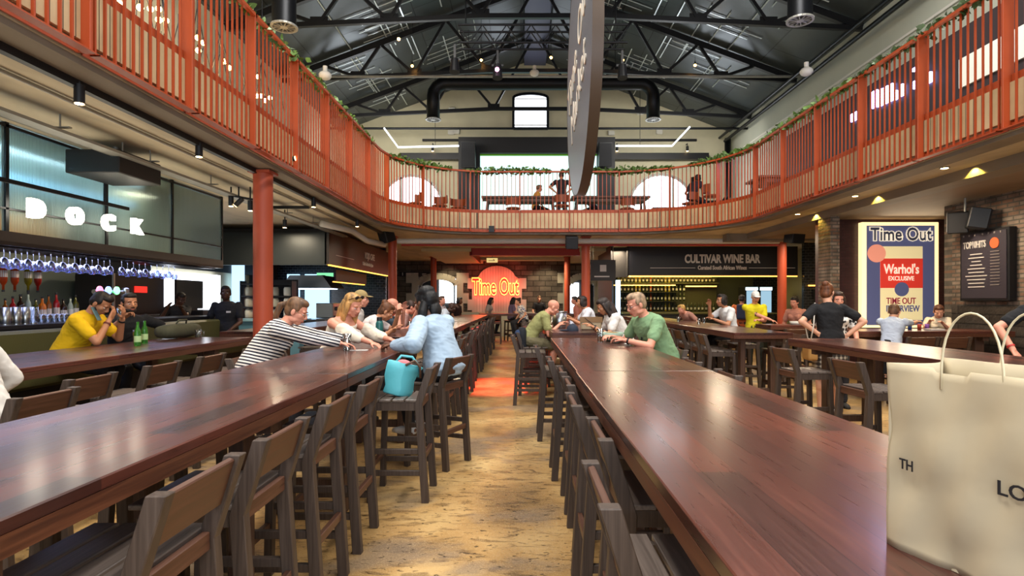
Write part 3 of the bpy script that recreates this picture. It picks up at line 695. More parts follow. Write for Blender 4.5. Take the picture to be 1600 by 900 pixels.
# downlights under the right lip with scallops on the beam
for i, (px, py) in enumerate(((1438, 271), (1306, 313), (1221, 340))):
    Y = 900*1.72/(470-py); x = (px-814)*Y/900
    r = thing('recessed_downlight', f'{ordinal(i)} small recessed downlight from the camera under the right gallery lip', 'downlight', (5.72, Y, 3.285), 0, 'downlights under the right gallery')
    part('lens', MB().cyl((0, 0, 0), (0, 0, .01), .045), M['lampw'], r); part('trim_ring', MB().cyl((0, 0, .004), (0, 0, .014), .06), M['black'], r)
    lamp('SPOT', 'downlight_beam', (5.985, Y-.1, 3.285), 22, (1, .70, .10), .01, rot=(0, R(-14), 0), spot=120, blend=.4)
# ---------------------------------------------------------------- left bar: glass canopy, letters, shelf with stemware
GX = -5.2; yj = [3.2, 4.5, 5.8, 7.2, 8.56, 9.98]
M['ribbed'] = mat('ribbed_glass', '#b9d2d2', .30, trans=.80, ior=1.12)
N, L, b = nodes(M['ribbed']); t = N.new('ShaderNodeTexWave'); t.bands_direction = 'Y'; t.inputs['Scale'].default_value = 16
L.new(coords(N, L), t.inputs['Vector']); bp = N.new('ShaderNodeBump'); bp.inputs['Strength'].default_value = .5; bp.inputs['Distance'].default_value = .02; L.new(t.outputs['Fac'], bp.inputs['Height']); L.new(bp.outputs[0], b.inputs['Normal'])
bc = thing('bar_canopy', 'ribbed glass canopy with dark steel frame hanging over the left bar', 'bar canopy', (GX, 6.6, 2.1))
for a, b_ in zip(yj, yj[1:]): part('glass_panel', MB().b2((GX-.012, a+.02, 2.2), (GX+.012, b_-.02, 3.28)), M['ribbed'], bc, world=True)
for y in yj: part('frame_post', MB().b2((GX-.02, y-.018, 2.1), (GX+.03, y+.018, 3.3)), M['blackm'], bc, world=True)
part('frame_rail', MB().b2((GX-.03, yj[0], 3.25), (GX+.03, yj[-1], 3.28)), M['blackm'], bc, world=True)
part('frame_rail', MB().b2((GX-.02, yj[0], 2.42), (GX+.03, yj[-1], 2.44)), M['blackm'], bc, world=True)
part('shelf', MB().b2((GX-.62, yj[0], 2.06), (GX+.04, yj[-1], 2.2)), mat('dark_bronze', '#2a2422', .35, .4), bc, world=True)
part('under_light', MB().b2((GX-.5, yj[0]+.1, 2.205), (GX-.42, yj[-1]-.1, 2.225)), M['strip'], bc, world=True)
part('added_backing', MB().b2((GX-.78, yj[0], 2.2), (GX-.74, yj[-1], 3.28)), mat('canopy_glow_backing', '#8fa09a', .6), bc, world=True)  # added backing that lightens what shows through the ribbed glass
part('added_glow_tube', MB().cyl((GX-.62, 3.4, 2.9), (GX-.62, 8.4, 2.9), .05, n=10), mat('canopy_cold_glow', '#fff', .3, emit='#8fd0ff', es=4), bc, world=True)  # added tube imitating the bluish glow in the ribbed glass
part('added_glow_panel', MB().b2((GX-.70, 3.4, 2.26), (GX-.66, 5.95, 2.52)), mat('canopy_white_glow', '#fff', .4, emit='#e6eeff', es=1.3), bc, world=True)  # added glowing panel for the white patch in the glass
part('added_glow_panel', MB().b2((GX-.70, 6.3, 2.24), (GX-.66, 7.3, 2.5)), mat('canopy_orange_glow', '#e08a18', .4, emit='#f09a18', es=.8), bc, world=True)  # added glowing panel for the orange patch in the glass
ls = thing('letter_sign', 'glowing white capital letters on a rod in front of the ribbed glass', 'sign', (GX+.16, 7, 2.6))
part('rod', MB().b2((GX+.14, 3.2, 2.66), (GX+.17, 7.4, 2.70)), M['blackm'], ls, world=True)
for ch, (px, py) in zip('DOCK', ((55, 328), (116, 339), (168, 349), (212, 355))):
    Y = 900*(GX+.17)/(px-814); z = H-(py-470)*Y/900
    me = text_mesh(ch, .255, Matrix.Translation((GX+.18, Y, z)) @ Matrix.Rotation(PI/2, 4, 'Z') @ Matrix.Rotation(PI/2, 4, 'X'), .03, .012)
    me.transform(Matrix.Translation(-ls.location)); link('letter', me, M['letter'], ls)
part('hanging_rod', MB().cyl((GX+.14, 7.0, 2.7), (GX+.14, 7.0, 3.3), .012, n=6), M['blackm'], ls, world=True)
# ceiling projector box
pb = thing('projector_box', 'black ceiling box hanging in front of the glass canopy', 'projector', (-4.75, 6.75, 2.93))
part('case', MB().box((0, 0, .12), (.6, .75, .26)), M['black'], pb, .01); part('mount', MB().cyl((0, 0, .25), (0, 0, .4), .03).cyl((.22, -.2, .25), (.22, -.2, .4), .01, n=6), M['galv'], pb)
# bar counter and back bar
bar = thing('bar_counter', 'long dark bar counter behind the olive banquette on the left', 'bar counter', (-5.6, 6.6, 0))
part('counter_top', MB().b2((-5.95, 3, 1.2), (-5.3, 10.3, 1.24)), M['navy'], bar, world=True); part('counter_body', MB().b2((-5.9, 3, 0), (-5.36, 10.3, 1.2)), M['dark'], bar, world=True)
bq = thing('banquette', 'long olive leather banquette along the front of the left bar', 'bench', (-5.1, 6.3, 0))
part('backrest', MB().b2((-5.28, 2.6, .62), (-5.1, 10.0, 1.19)), M['olive'], bq, .03, True); part('seat', MB().b2((-5.1, 2.6, .66), (-4.62, 10.0, .80)), M['olive'], bq, .03, True); part('plinth', MB().b2((-5.25, 2.6, 0), (-4.7, 10.0, .66)), M['dark'], bq, 0, True)
def wine_glass():
    r = thing('wine_glass', 'w', 'wine glass')
    part('bowl', MB().lathe([(.004, -.095), (.02, -.10), (.036, -.125), (.041, -.16), (.036, -.195), (.031, -.205), (.029, -.203), (.034, -.19), (.038, -.16), (.033, -.128), (.015, -.105)], n=12), M['gl'], r)
    part('stem', MB().cyl((0, 0, -.006), (0, 0, -.1), .0035, n=6), M['gl'], r); part('foot', MB().cyl((0, 0, -.004), (0, 0, 0), .034, n=14), M['gl'], r)
    return r
M['gl'] = mat('stemware_glass', '#cfe0ff', .05, trans=.85, ior=1.35, emit='#5a6cff', es=.10)
M['gl'] = thin_glass('stemware_glass_clear', '#dfe6ff', .18, .9)
g0 = wine_glass(); xs = [6+i*9.2 for i in range(30)]
for i, px in enumerate(xs):
    if 178 < px < 188: continue
    row = i % 2; X = GX-.12-.22*row; Y = 900*X/(px-814)
    lab = f'upside-down stemmed glass hanging on the left bar rack, {ordinal(i)} from the photo edge'
    if i == 0: g0.location = (X, Y, 2.045); g0['label'] = lab; g0['group'] = 'stemmed glasses hanging over the left bar'
    else: dup(g0, (X, Y, 2.045), 0, lab, 'stemmed glasses hanging over the left bar')
rk = one('glass_rack', MB().b2((GX-.55, 3.4, 2.045), (GX-.05, 9.9, 2.06)), M['blackm'], 'dark rack under the canopy shelf that holds the stemware', 'rack')
lamp('AREA', 'canopy_inner_light', (GX-.6, 6, 3.2), 40, (.7, .88, 1), .2, 5)
lamp('AREA', 'bar_rack_light', (GX-.3, 7, 2.03), 22, (.55, .6, 1), .3, 5)
# bottles, shakers, tumblers on the counter and back shelf
def bottle(c, r=.035, h=.28, lab=None):
    t = thing('liquor_bottle', lab, 'bottle')
    part('glass_body', MB().lathe([(r*.9, 0), (r, .01), (r, h*.55), (r*.8, h*.64), (r*.34, h*.74), (r*.32, h*.93)], n=12), c, t)
    part('cap', MB().cyl((0, 0, h*.92), (0, 0, h), r*.38, n=10), M['black'], t); part('bottle_label', MB().cyl((0, 0, h*.16), (0, 0, h*.42), r*1.02, n=12, caps=False), M['print'], t)
    return t
bcol = [('amber', '#8a4a12'), ('red', '#a01a20'), ('dark brown', '#2a1710'), ('clear', '#aab8b0'), ('olive', '#4a4a18'), ('orange', '#c8681c')]
bs = one('back_shelf', MB().b2((-7.2, 6.4, 1.2), (-6.7, 11.5, 1.24)).b2((-7.2, 6.4, 0), (-6.75, 11.5, 1.2)), M['dark'], 'dark back bar shelf carrying the liquor bottles', 'shelf')
bs['label'] = 'dark back bar shelf carrying the liquor bottles on the left'
for i, px in enumerate((8, 20, 32, 44, 56, 66, 76, 88, 99, 110, 118)):
    nm, c = bcol[i % 6]; X = -6.85; Y = 900*X/(px-814)
    t = bottle(mat('bottle_'+nm.replace(' ', '_'), c, .1, trans=.3), .036+.006*(i % 3), .29+.03*(i % 4), f'{nm} liquor bottle on the back bar shelf, {ordinal(i)} from the left'); t.location = (X, Y, 1.24); t['group'] = 'liquor bottles on the back bar'
for i, px in enumerate((9, 26, 40, 52)):
    t = thing('cocktail_shaker' if i < 3 else 'glass_jug', [f'{ordinal(i)} steel cocktail shaker from the left on the bar counter', 'clear glass jug beside the shakers on the bar counter'][i > 2], 'shaker' if i < 3 else 'jug', (-5.5, 900*-5.5/(px-814), 1.24))
    part('cup', MB().lathe([(.035, 0), (.038, .005), (.05, .19), (.047, .19), (.034, .01)], n=16), M['steel'] if i < 3 else M['glass'], t); part('foot_ring', MB().cyl((0, 0, 0), (0, 0, .012), .04, n=16), M['steel'], t)
tb0 = None
for i, px in enumerate((66, 76, 86, 94, 102)):
    o = MB().lathe([(.03, 0), (.036, .1), (.033, .1), (.028, .012)], n=12)
    one('tumbler', MB().lathe([(.03, 0), (.036, .1), (.033, .1), (.028, .012)], (-5.7, 900*-5.7/(px-814), 1.24), n=12), M['glass'], f'short glass tumbler on the bar counter, {ordinal(i)} after the shakers', 'tumbler', 'tumblers on the bar counter')
# inverted optic bottles hanging at the back bar
for i, px in enumerate((5, 23, 44, 59)):
    nm, c = [('orange', '#c8481c'), ('orange', '#c8481c'), ('yellow', '#8a7a18'), ('red', '#a8281c')][i]; X = -6.9; Y = 900*X/(px-814)
    t = bottle(mat('optic_'+nm, c, .1, trans=.3), .045, .34, f'{nm} upside-down optic bottle above the back bar, {ordinal(i)} from the left'); t.location = (X, Y, 1.96); t.rotation_euler = (PI, 0, 0); t['group'] = 'upside-down optic bottles over the back bar'
one('optic_rail', MB().b2((-7.0, 7.4, 1.955), (-6.8, 9.2, 1.985)), M['steel'], 'steel rail holding the upside-down optic bottles', 'rail')
# back wall of the bar: steel panel, dark fridge, windows
struct('trim_7', MB().b2((-8.48, 8.5, 1.0), (-8.4, 12.0, 2.3)), mat('back_bar_splash', '#7f8a84', .35, .4))
struct('wall_left_dark', MB().b2((-8.49, YB, 2.3), (-8.35, 25.9, 3.29)).b2((-8.49, 10.9, 0), (-8.35, 13.0, 2.3)).b2((-8.49, 18, 0), (-8.35, 25.9, 2.3)), M['dark'])
fr = thing('bar_fridge', 'tall dark fridge with steel edge and small red display behind the bar', 'fridge', (-7.75, 11.2, 0))
part('cabinet', MB().box((0, 0, 1.0), (.7, 1.5, 2.0)), mat('fridge_black', '#1b1212', .3), fr, .01); part('edge_strip', MB().box((.36, -.75, 1.0), (.03, .04, 2.0)), M['steel'], fr); part('display', MB().box((.36, 0, 1.72), (.02, .35, .12)), mat('red_display', '#300', .4, emit='#ff2a20', es=1.2), fr)
struct('window_4', MB().b2((-8.34, 13.1, .9), (-8.3, 15.9, 2.2)), M['window'])
struct('window_5', MB().b2((-8.34, 16.6, .2), (-8.3, 17.3, 2.6)), M['windowb'])
tv = thing('monitor', 'black monitor in front of the bright bar window', 'monitor', (-7.2, 12.5, 1.315)); part('panel', MB().box((0, 0, .32), (.06, 1.0, .62)), M['black'], tv, .01); part('stand', MB().box((0, 0, .0), (.2, .3, .03)).box((0, 0, .05), (.04, .06, .12)), M['black'], tv)
sf = one('service_counter', MB().b2((-7.6, 11.95, 0), (-6.6, 13.35, 1.3)), M['navy'], 'dark service counter under the black monitor', 'counter')
tap = thing('beer_tap', 'steel beer tower with three lit round tap badges', 'beer tap', (-5.6, 7.9, 1.24)); part('tower', MB().cyl((0, .25, 0), (0, .25, .42), .05).ell((0, .25, .42), (.05, .05, .03)), M['steel'], tap)
part('crossbar', MB().cyl((0, -.35, .38), (0, .25, .38), .03), M['steel'], tap)
for k, c in enumerate(('#ff5a8a', '#6a9aff', '#6aff8a')): part('tap_badge', MB().cyl((.035, -.3+.16*k, .40), (.05, -.3+.16*k, .40), .055, n=18), mat('tap_badge_%d' % k, '#ffffff', .3, emit=c, es=1.6), tap)
# ---------------------------------------------------------------- long high tables
def table(x0, x1, y0, y1, lab, leg_ys, along='y', h=1.05, group='long dark high tables'):
    cx, cy = (x0+x1)/2, (y0+y1)/2
    r = thing('high_table', lab, 'table', (cx, cy, 0), 0, group)
    w, l = x1-x0, y1-y0
    part('tabletop', MB().box((0, 0, h-.018), (w, l, .036)), M['table' if along == 'y' else 'tablex'], r, .004)
    part('apron', MB().box((-w/2+.012, 0, h-.06), (.024, l-.01, .05)).box((w/2-.012, 0, h-.06), (.024, l-.01, .05)).box((0, -l/2+.012, h-.06), (w-.05, .024, .05)).box((0, l/2-.012, h-.06), (w-.05, .024, .05)), M['edge'], r)
    for q in leg_ys:
        for s in (-1, 1):
            if along == 'y': p, a, b = (s*(w/2-.2), q-cy), .07, .11
            else: p, a, b = (q-cx, s*(l/2-.2)), .14, .07
            part('leg', MB().box((p[0], p[1], (h-.06)/2), (a, b, h-.06)), M['frame'], r, .004)
        if along == 'y': part('cross_rail', MB().box((0, q-cy, h-.11), (w-.1, .09, .07)), M['frame'], r); part('foot_rail', MB().box((0, q-cy, .2), (w-.45, .06, .07)), M['frame'], r)
        else: part('cross_rail', MB().box((q-cx, 0, h-.11), (.09, l-.1, .07)), M['frame'], r)
    return r
table(-1.91, -1.07, .35, 3.55, 'long dark high table at the lower left, nearest the camera', [1.2, 2.62])
table(-1.91, -1.07, 3.56, 6.6, 'left high table where the striped-shirt and denim-jacket people sit', [4.1, 6.12])
table(-1.91, -1.07, 7.2, 12.4, 'second left high table along the aisle, behind the denim jacket person', [8.12, 11.27])
table(-1.9, -1.07, 12.5, 18.6, 'far left high table along the aisle with the red neon sheen', [13.92, 17.64])
table(.35, 1.23, .30, 3.69, 'long dark high table at the lower right carrying the paper bag', [1.94, 3.29])
table(.36, 1.24, 3.70, 6.98, 'right high table where the man in the green shirt sits', [4.6, 5.5])
table(.44, 1.30, 8.1, 12.5, 'right high table carrying the steel bucket and dark cap', [8.85, 11.32])
table(.44, 1.30, 12.6, 17.0, 'far right high table behind the steel bucket table', [13.57, 15.08])
table(-4.3, -3.33, 2.4, 7.15, 'left high table in front of the banquette with green bottles', [3.2, 6.4])
table(-4.4, -3.5, 8.4, 13.2, 'high table behind the thick near column on the left', [9.1, 12.4])
table(3.0, 3.83, 8.1, 13.0, 'high table right of the green-shirt man with an open near end', [8.35, 12.3])
table(3.0, 3.83, 13.1, 17.3, 'far high table in front of the wine bar counter', [13.57, 15.85])
table(3.2, 4.05, 2.0, 6.9, 'right high table in front of the standing woman in black', [4.0, 6.4])
table(5.0, 7.3, 8.5, 9.3, 'dark high table where the two children sit under the poster', [5.4, 6.9], 'x')
table(4.6, 6.1, 10.6, 11.3, 'dark high table between the wine bar column and the standing woman', [4.9, 5.8], 'x')
table(-1.5, 3.0, 20.4, 21.1, 'pale-edged high counter table across the aisle below the neon', [-1.1, .7, 2.6], 'x')
# ---------------------------------------------------------------- bar stools: sitter faces +Y, back at -Y
def make_stool():
    r = thing('bar_stool', 's', 'bar stool')
    W, D = .43, .40
    for s in (-1, 1):
        part('leg', MB().beam((s*(W/2-.02), D/2-.01, 0), (s*(W/2-.025), D/2-.03, .72), .045, .045), M['stool'], r, .003)
        m = MB(); x = s*(W/2-.02)
        y0, y1, y2 = -D/2-.02, -D/2+.03, -D/2-.055
        for (za, ya, zb, yb) in ((0, y0, .73, y1), (.73, y1, 1.0, y2)):
            m.add([(x+i*.0225, yy+j*.0275, z) for z, yy in ((za, ya), (zb, yb)) for i, j in ((-1, -1), (1, -1), (1, 1), (-1, 1))], [(0, 3, 2, 1), (4, 5, 6, 7), (0, 1, 5, 4), (1, 2, 6, 5), (2, 3, 7, 6), (3, 0, 4, 7)])
        part('leg', m, M['stool'], r, .003)
    part('backrest', MB().box((0, 0, 0), (W-.085, .022, .155), M=Matrix.Translation((0, -D/2-.033, .918)) @ Matrix.Rotation(R(17), 4, 'X')), M['stoolb'], r, .004)
    part('back_rail', MB().box((0, -D/2+.028, .725), (W-.085, .026, .06)), M['stoolb'], r, .003)
    for k in range(4):
        part('seat_slat', MB().box((0, -D/2+.085+.098*k, .757), (W, .084, .02)), M['slat'], r, .003)
    part('seat_frame', MB().box((-W/2+.02, .01, .715), (.03, D-.06, .06)).box((W/2-.02, .01, .715), (.03, D-.06, .06)).box((0, D/2-.03, .715), (W-.08, .028, .06)), M['stool'], r)
    part('footrest', MB().box((0, D/2-.012, .27), (W-.08, .03, .045)), M['stoolb'], r, .003); part('back_stretcher', MB().box((0, -D/2+.0, .33), (W-.08, .026, .045)), M['stoolb'], r, .003)
    for s in (-1, 1):
        for z in (.22, .38): part('side_stretcher', MB().box((s*(W/2-.02), 0, z), (.028, D-.04, .04)), M['stool'], r, .003)
    return r
ST0 = make_stool(); ST0['label'] = ''; used = False
def stool(x, y, face, lab, group):
    """face: direction the sitter looks, degrees about Z from +Y"""
    global used
    if not used:
        used = True; ST0.location = (x, y, 0); ST0.rotation_euler = (0, 0, R(face)); ST0['label'] = lab; ST0['group'] = group; return ST0
    return dup(ST0, (x, y, 0), R(face), lab, group)
# aisle side of the left tables (backs to the aisle)
G = 'stools along the aisle side of the left tables'
ys = [1.69, 2.28, 2.96, 3.62]
for i, y in enumerate(ys): stool(-1.19, y, 90, f'{ordinal(i)} stool from the camera on the aisle side of the lower left table', G)
stool(-.93, 4.48, 90, 'pulled-out stool carrying the turquoise tote bag', G)
stool(-.78, 5.33, 66, 'stool with red-brown back under the person in the denim jacket', G)
for i in range(8): stool(-1.13+.05*((i*7) % 3), 6.55+.63*i, 90+(i*37 % 9-4), f'{ordinal(i)} aisle stool beyond the person in the denim jacket, left row', G)
for i in range(11): stool(-1.12+.03*((i*5) % 3), 11.75+.62*i, 90, f'{ordinal(i+8)} aisle stool beyond the person in the denim jacket, left row', G)
G = 'stools behind the left tables'
for i, y in enumerate((1.6, 2.22, 3.0)): stool(-1.83, y, -90, f'{ordinal(i)} stool from the camera on the far side of the lower left table', G)
for i, y in enumerate((5.2, 6.05)): stool(-2.3, y, -82, ['stool under the person in the striped shirt', 'stool under the blonde woman with sunglasses'][i], G)
for i in range(4): stool(-2.2, (7.6, 8.55, 9.7, 10.6)[i], -90, f'{ordinal(i)} stool behind the second left high table', G)
stool(-2.2, 14.5, -90, 'stool under the bald man in white', G); stool(-2.2, 15.2, -90, 'stool under the person in beige', G)
G = 'stools on the near side of the banquette table'
for i, y in enumerate((3.15, 3.85, 4.62, 5.35, 6.2)):
    stool(-3.12 if i else -2.85, y, 90, ['stool under the white-shirt person at the left edge', 'second stool from the left edge, in front of the banquette table', 'third stool from the left edge, in front of the banquette table', 'fourth stool from the left edge, in front of the banquette table', 'stool right beside the thick near column'][i], G)
G = 'stools along the aisle side of the right tables'
for i, (x, y) in enumerate(((.47, 1.6), (.56, 2.28), (.52, 2.95), (.55, 3.62), (.55, 4.25), (.5, 5.0))): stool(x, y, -90, f'{ordinal(i)} stool from the camera on the aisle side of the lower right table', G)
stool(.42, 6.35, -90, 'pulled-out stool at the far aisle corner of the green-shirt man table', G)
stool(.13, 8.45, -90, 'stool standing clear in the aisle with pinkish lit seat slats', G)
stool(.2, 9.3, -90, 'stool under the man in the khaki shirt', G)
for i in range(8): stool(.3+.03*(i % 3), 10.2+.75*i, -90, f'{ordinal(i)} aisle stool beyond the man in the khaki shirt, right row', G)
G = 'stools on the far side of the right tables'
for i, (x, y, l) in enumerate(((1.42, 6.05, 'stool under the man in the green shirt'), (1.2, 4.9, 'stool tucked under the right table in front of the green-shirt man'), (1.2, 4.05, 'stool tucked near the table seam on the right'), (1.5, 8.4, 'stool under the long-haired woman in white'), (1.45, 11, 'stool under the dark-haired woman in white beside the column'), (1.2, 9.6, 'empty stool between the two women in white'))): stool(x, y, 90, l, G)
G = 'stools around the tables right of the green-shirt man'
for i in range(6): stool(2.95+.04*(i % 2), 8.62+.66*i, -90+(i % 3-1)*3, f'{ordinal(i)} stool from the near end on the left side of the open-ended high table', G)
stool(3.95, 8.75, 90, 'near stool on the right side of the open-ended high table', G)
for i in range(4): stool(3.85, 10+.9*i, 90, f'{ordinal(i+1)} stool on the right side of the open-ended high table', G)
for i in range(5): stool(3.0, 13.2+.75*i, -90, f'{ordinal(i)} stool by the far table in front of the wine bar', G)
stool(-1.25, 21.6, 80, 'stool under the long-haired person below the neon', G); stool(-.38, 21.7, 110, 'stool under the person in mauve by the neon', G); stool(.12, 19.75, 110, 'stool under the person in the blue and white pattern', G)
G = 'stools along the table in front of the standing woman'
for i, (x, y) in enumerate(((2.98, 3.9), (3.0, 4.9), (3.02, 6.15))): stool(x, y, -86, ['stool just left of the paper bag, mostly hidden', 'stool with warm brown back just left of the paper bag', 'stool with dark back in front of the standing woman'][i], G)
for i, (x, y) in enumerate(((3.95, 5.6), (3.95, 4.7))): stool(x, y, 90, ['stool behind the table in front of the standing woman', 'second stool behind the table in front of the standing woman'][i], G)
G = 'stools by the far dark tables'
for i, (x, y, f_, l) in enumerate(((5.55, 8.2, 0, 'stool under the child in the pale blue shirt'), (6.95, 9.62, 155, 'stool under the girl below the poster'), (6.0, 8.2, 0, 'empty stool near the children'), (4.9, 10.5, 0, 'stool at the dark table beside the brick pillar'), (5.5, 10.5, 0, 'second stool at the dark table beside the brick pillar'), (-.9, 20.2, 0, 'left stool at the counter table below the neon'), (.85, 20.2, 0, 'right stool at the counter table below the neon'), (1.9, 20.2, 0, 'last stool at the counter table below the neon'), (-3.3, 9.3, 90, 'first stool at the table behind the near column'), (-3.3, 10.3, 90, 'second stool at the table behind the near column'), (-3.3, 11.4, 90, 'third stool at the table behind the near column'))): stool(x, y, f_, l, G)
# ---------------------------------------------------------------- neon wall niche
ns = thing('neon_sign', 'red and yellow neon name sign glowing on the pale arched niche', 'neon sign', at(774, 465, 25.86))
for (o_, ot, mm, bd, dy) in ((.014, .012, 'neony', .0, 0), (.05, 0, 'neonr', .05, .02)):
    X = Matrix.Translation((0, -.02+dy, .46)) @ Matrix.Rotation(PI/2, 4, 'X')
    if ot: me = text_mesh('Time Out', 1.02, X, outline=.024, bold=.03, sx=.51, spacing=1.0)
    else: me = text_mesh('Time Out', 1.02, X, extrude=.01, bold=.06, sx=.51, spacing=1.0)
    link('neon_tube' if ot else 'red_backing', me, M[mm], ns)
lamp('AREA', 'neon_light', (-1.1, 25.4, 2.1), 20, (1, .07, .04), 2.0, .9, (R(100), 0, 0))
lamp('AREA', 'neon_wall_light', (-1.1, 25.5, 2.1), 4, (1, .07, .04), 2.0, .9, (-PI/2, 0, 0))
nic = MB(); cx = -1.08; poly = [(cx-1.05, 0), (cx+1.05, 0), (cx+1.05, 2.45)]
for i in range(1, 12):
    t = PI*i/12; poly.append((cx+.85*math.cos(t), 2.45+.62*math.sin(t)))
poly.append((cx-1.05, 2.45)); nic.prism(poly, 25.9, 26.0)
M['nboard'] = bricks('pale_boards', '#c9bfb4', '#d8cfc6', '#8d8078', .12, 4, .006, .6, 'xz', .3, var=.08)
struct('door_1', nic, M['nboard'])
q = MB()
for k in range(4):
    w_ = .32 if k % 2 else .12
    for s in (-1, 1): q.b2((cx+s*1.0, 25.88, .6+k*.48), (cx+s*(1.0+w_), 26.0, 1.08+k*.48))
struct('trim_9', q, mat('pale_quoin', '#c9beb6', .7))
q = MB()
for (x0, x1) in ((-4.62, -2.9), (2.2, 3.3)):
    for k in range(6):
        w_ = .55 if k % 2 else .3
        q.b2((x0-w_, 25.92, k*.46), (x0, 26.0, k*.46+.46)); q.b2((x1, 25.92, k*.46), (x1+w_, 26.0, k*.46+.46))
    n = 12
    for i in range(n):
        a, b_ = PI*i/n, PI*(i+1)/n; xm, rr = (x0+x1)/2, (x1-x0)/2
        q.beam((xm+rr*math.cos(a), 25.95, 2.2+.4*math.sin(a)), (xm+rr*math.cos(b_), 25.95, 2.2+.4*math.sin(b_)), .1, .3)
struct('trim_10', q, mat('pale_door_stone', '#aeb0a4', .7))
struct('wall_passage', MB().b2((-7, 29, 0), (6, 29.2, 3.4)), mat('passage_wall', '#4a4a48', .7))
struct('ceiling_passage', MB().b2((-7, 26.3, 3.3), (6, 29.2, 3.4)), M['dark'])
struct('window_7', MB().b2((-4.1, 28.9, 1.4), (-3.4, 28.98, 2.6)).b2((-3.3, 28.9, 1.4), (-3.1, 28.98, 2.6)), M['window'])
struct('window_8', MB().b2((2.3, 28.9, .9), (2.9, 28.98, 2.4)), M['window'])
one('passage_cabinet', MB().b2((-5.2, 28.2, 0), (-4.4, 28.8, 2.2)), M['galv'], 'grey cabinet seen through the left stone doorway', 'cabinet')
def board_sign(name, lab, p, w, h, mt, lines, cat='sign', pm=None):
    r = thing(name, lab, cat, p); part('board', MB().box((0, 0, h/2), (w, .05, h)), mt, r, .005)
    m = MB()
    for (x, z, lw, lh) in lines: m.box((x*w, -.03, z*h), (lw*w, .01, lh*h))
    part('printed_marks', m, pm or M['print'], r)
    return r
board_sign('direction_sign', 'dark direction sign with arrow over the left stone doorway', at(648, 432, 25.95), 1.35, .22, M['dark'], [(-.4, .5, .03, .6), (-.2, .62, .16, .12), (-.2, .35, .16, .12), (.05, .62, .14, .12), (.32, .55, .14, .12), (.32, .3, .14, .12)])
board_sign('direction_sign', 'dark direction sign over the right stone doorway', at(912, 435, 25.95), 1.2, .22, M['dark'], [(-.3, .62, .2, .12), (-.3, .35, .2, .12), (0, .62, .14, .12), (.3, .55, .2, .12)])
es = thing('hanging_sign', 'small cream sign with arrow mark hanging above the neon', 'sign', at(769, 410, 22))
part('sign_plate', MB().box((0, 0, .08), (.42, .05, .17)), mat('cream_lit_plate', '#e8d8a8', .5, emit='#f6d88a', es=.6), es, .005); part('hanging_rod', MB().cyl((0, 0, .17), (0, 0, .75), .012, n=6), M['galv'], es)
part('printed_marks', MB().beam((-.14, -.03, .07), (.1, -.03, .07), .02, .02).beam((.1, -.03, .07), (.04, -.03, .12), .02, .02), M['dark'], es)
ex = thing('exit_sign', 'small green exit sign near the café menu', 'exit sign', at(508, 433, 17.8)); part('sign_plate', MB().box((0, 0, .0), (.5, .04, .26)), mat('exit_green', '#1a5a30', .5, emit='#7fe0a0', es=1.0), ex); part('pictogram', MB().box((-.05, -.03, 0), (.12, .01, .12)).beam((.05, -.03, 0), (.2, -.03, 0), .01, .05), mat('exit_dark', '#0c3a1c', .5), ex)
lamp('SPOT', 'red_stage_light', (-.45, 14.3, 7.2), 16000, (1, .04, .02), .08, rot=(-math.atan2(4.1, 7.2), 0, 0), spot=15, blend=1)
for x_ in (-3.2, 1.1): lamp('SPOT', 'wall_washer', (x_, 24.9, 3.15), 60, (1, .75, .45), .05, rot=(R(38), 0, 0), spot=90)
# counter below neon
one('neon_counter', MB().b2((-2.6, 24.3, 0), (.6, 24.9, 1.02)), M['creamg'], 'pale counter directly under the neon sign', 'counter')
# ---------------------------------------------------------------- café booth on the left
cf = thing('cafe_booth', 'dark café booth with maroon fascia sign behind the far left column', 'booth', (-5.6, 16, 0))
part('end_fascia', MB().b2((-7.4, 13.5, 2.34), (-4.56, 13.6, 3.1)), mat('booth_grey', '#33393c', .32, .3), cf, world=True)
part('front_fascia', MB().b2((-4.6, 13.5, 2.36), (-4.5, 19.6, 3.14)), mat('booth_maroon', '#16090b', .4), cf, world=True)
part('strip_light', MB().b2((-4.56, 13.6, 2.33), (-4.5, 19.5, 2.355)), M['strip'], cf, world=True)
part('counter', MB().b2((-5.2, 13.8, 0), (-4.7, 19.4, 1.05)), M['tiley'], cf, world=True)
part('end_counter', MB().b2((-7.4, 13.5, 0), (-5.2, 14.1, 1.02)), mat('pale_blue_counter', '#5f8fa8', .4), cf, world=True)
part('end_counter_top', MB().b2((-7.45, 13.45, 1.02), (-5.15, 14.15, 1.07)), mat('pale_blue_top', '#8fbdd2', .3), cf, world=True)
part('soffit', MB().b2((-8.3, 13.6, 3.1), (-4.6, 19.6, 3.2)), M['dark'], cf, world=True)
part('menu_rail', MB().b2((-4.97, 15.2, 1.99), (-4.93, 18.2, 2.015)), M['strip'], cf, world=True)
part('menu_panel', MB().b2((-4.92, 15.2, 2.02), (-4.88, 18.2, 2.33)), mat('menu_brown', '#33242c', .6), cf, world=True)
for tx, sz, dz, y0, dy in (('MOJO CAFE', .26, 2.80, 17.1, 0), ('Coffee Tea Breakfast Juices', .13, 2.56, 16.9, 0)):
    me = text_mesh(tx, sz, Matrix.Translation((-4.485, y0, dz)) @ Matrix.Rotation(PI/2, 4, 'Z') @ Matrix.Rotation(PI/2, 4, 'X'), .004, .006, .8)
    me.transform(Matrix.Translation(-cf.location)); link('fascia_lettering', me, M['print'], cf)
part('fascia_line', MB().b2((-4.5, 14.0, 2.6), (-4.49, 15.5, 2.615)), M['print'], cf, world=True)
struct('wall_cafe', MB().b2((-8.3, 19.6, 0), (-4.6, 19.7, 3.29)), M['tile'])
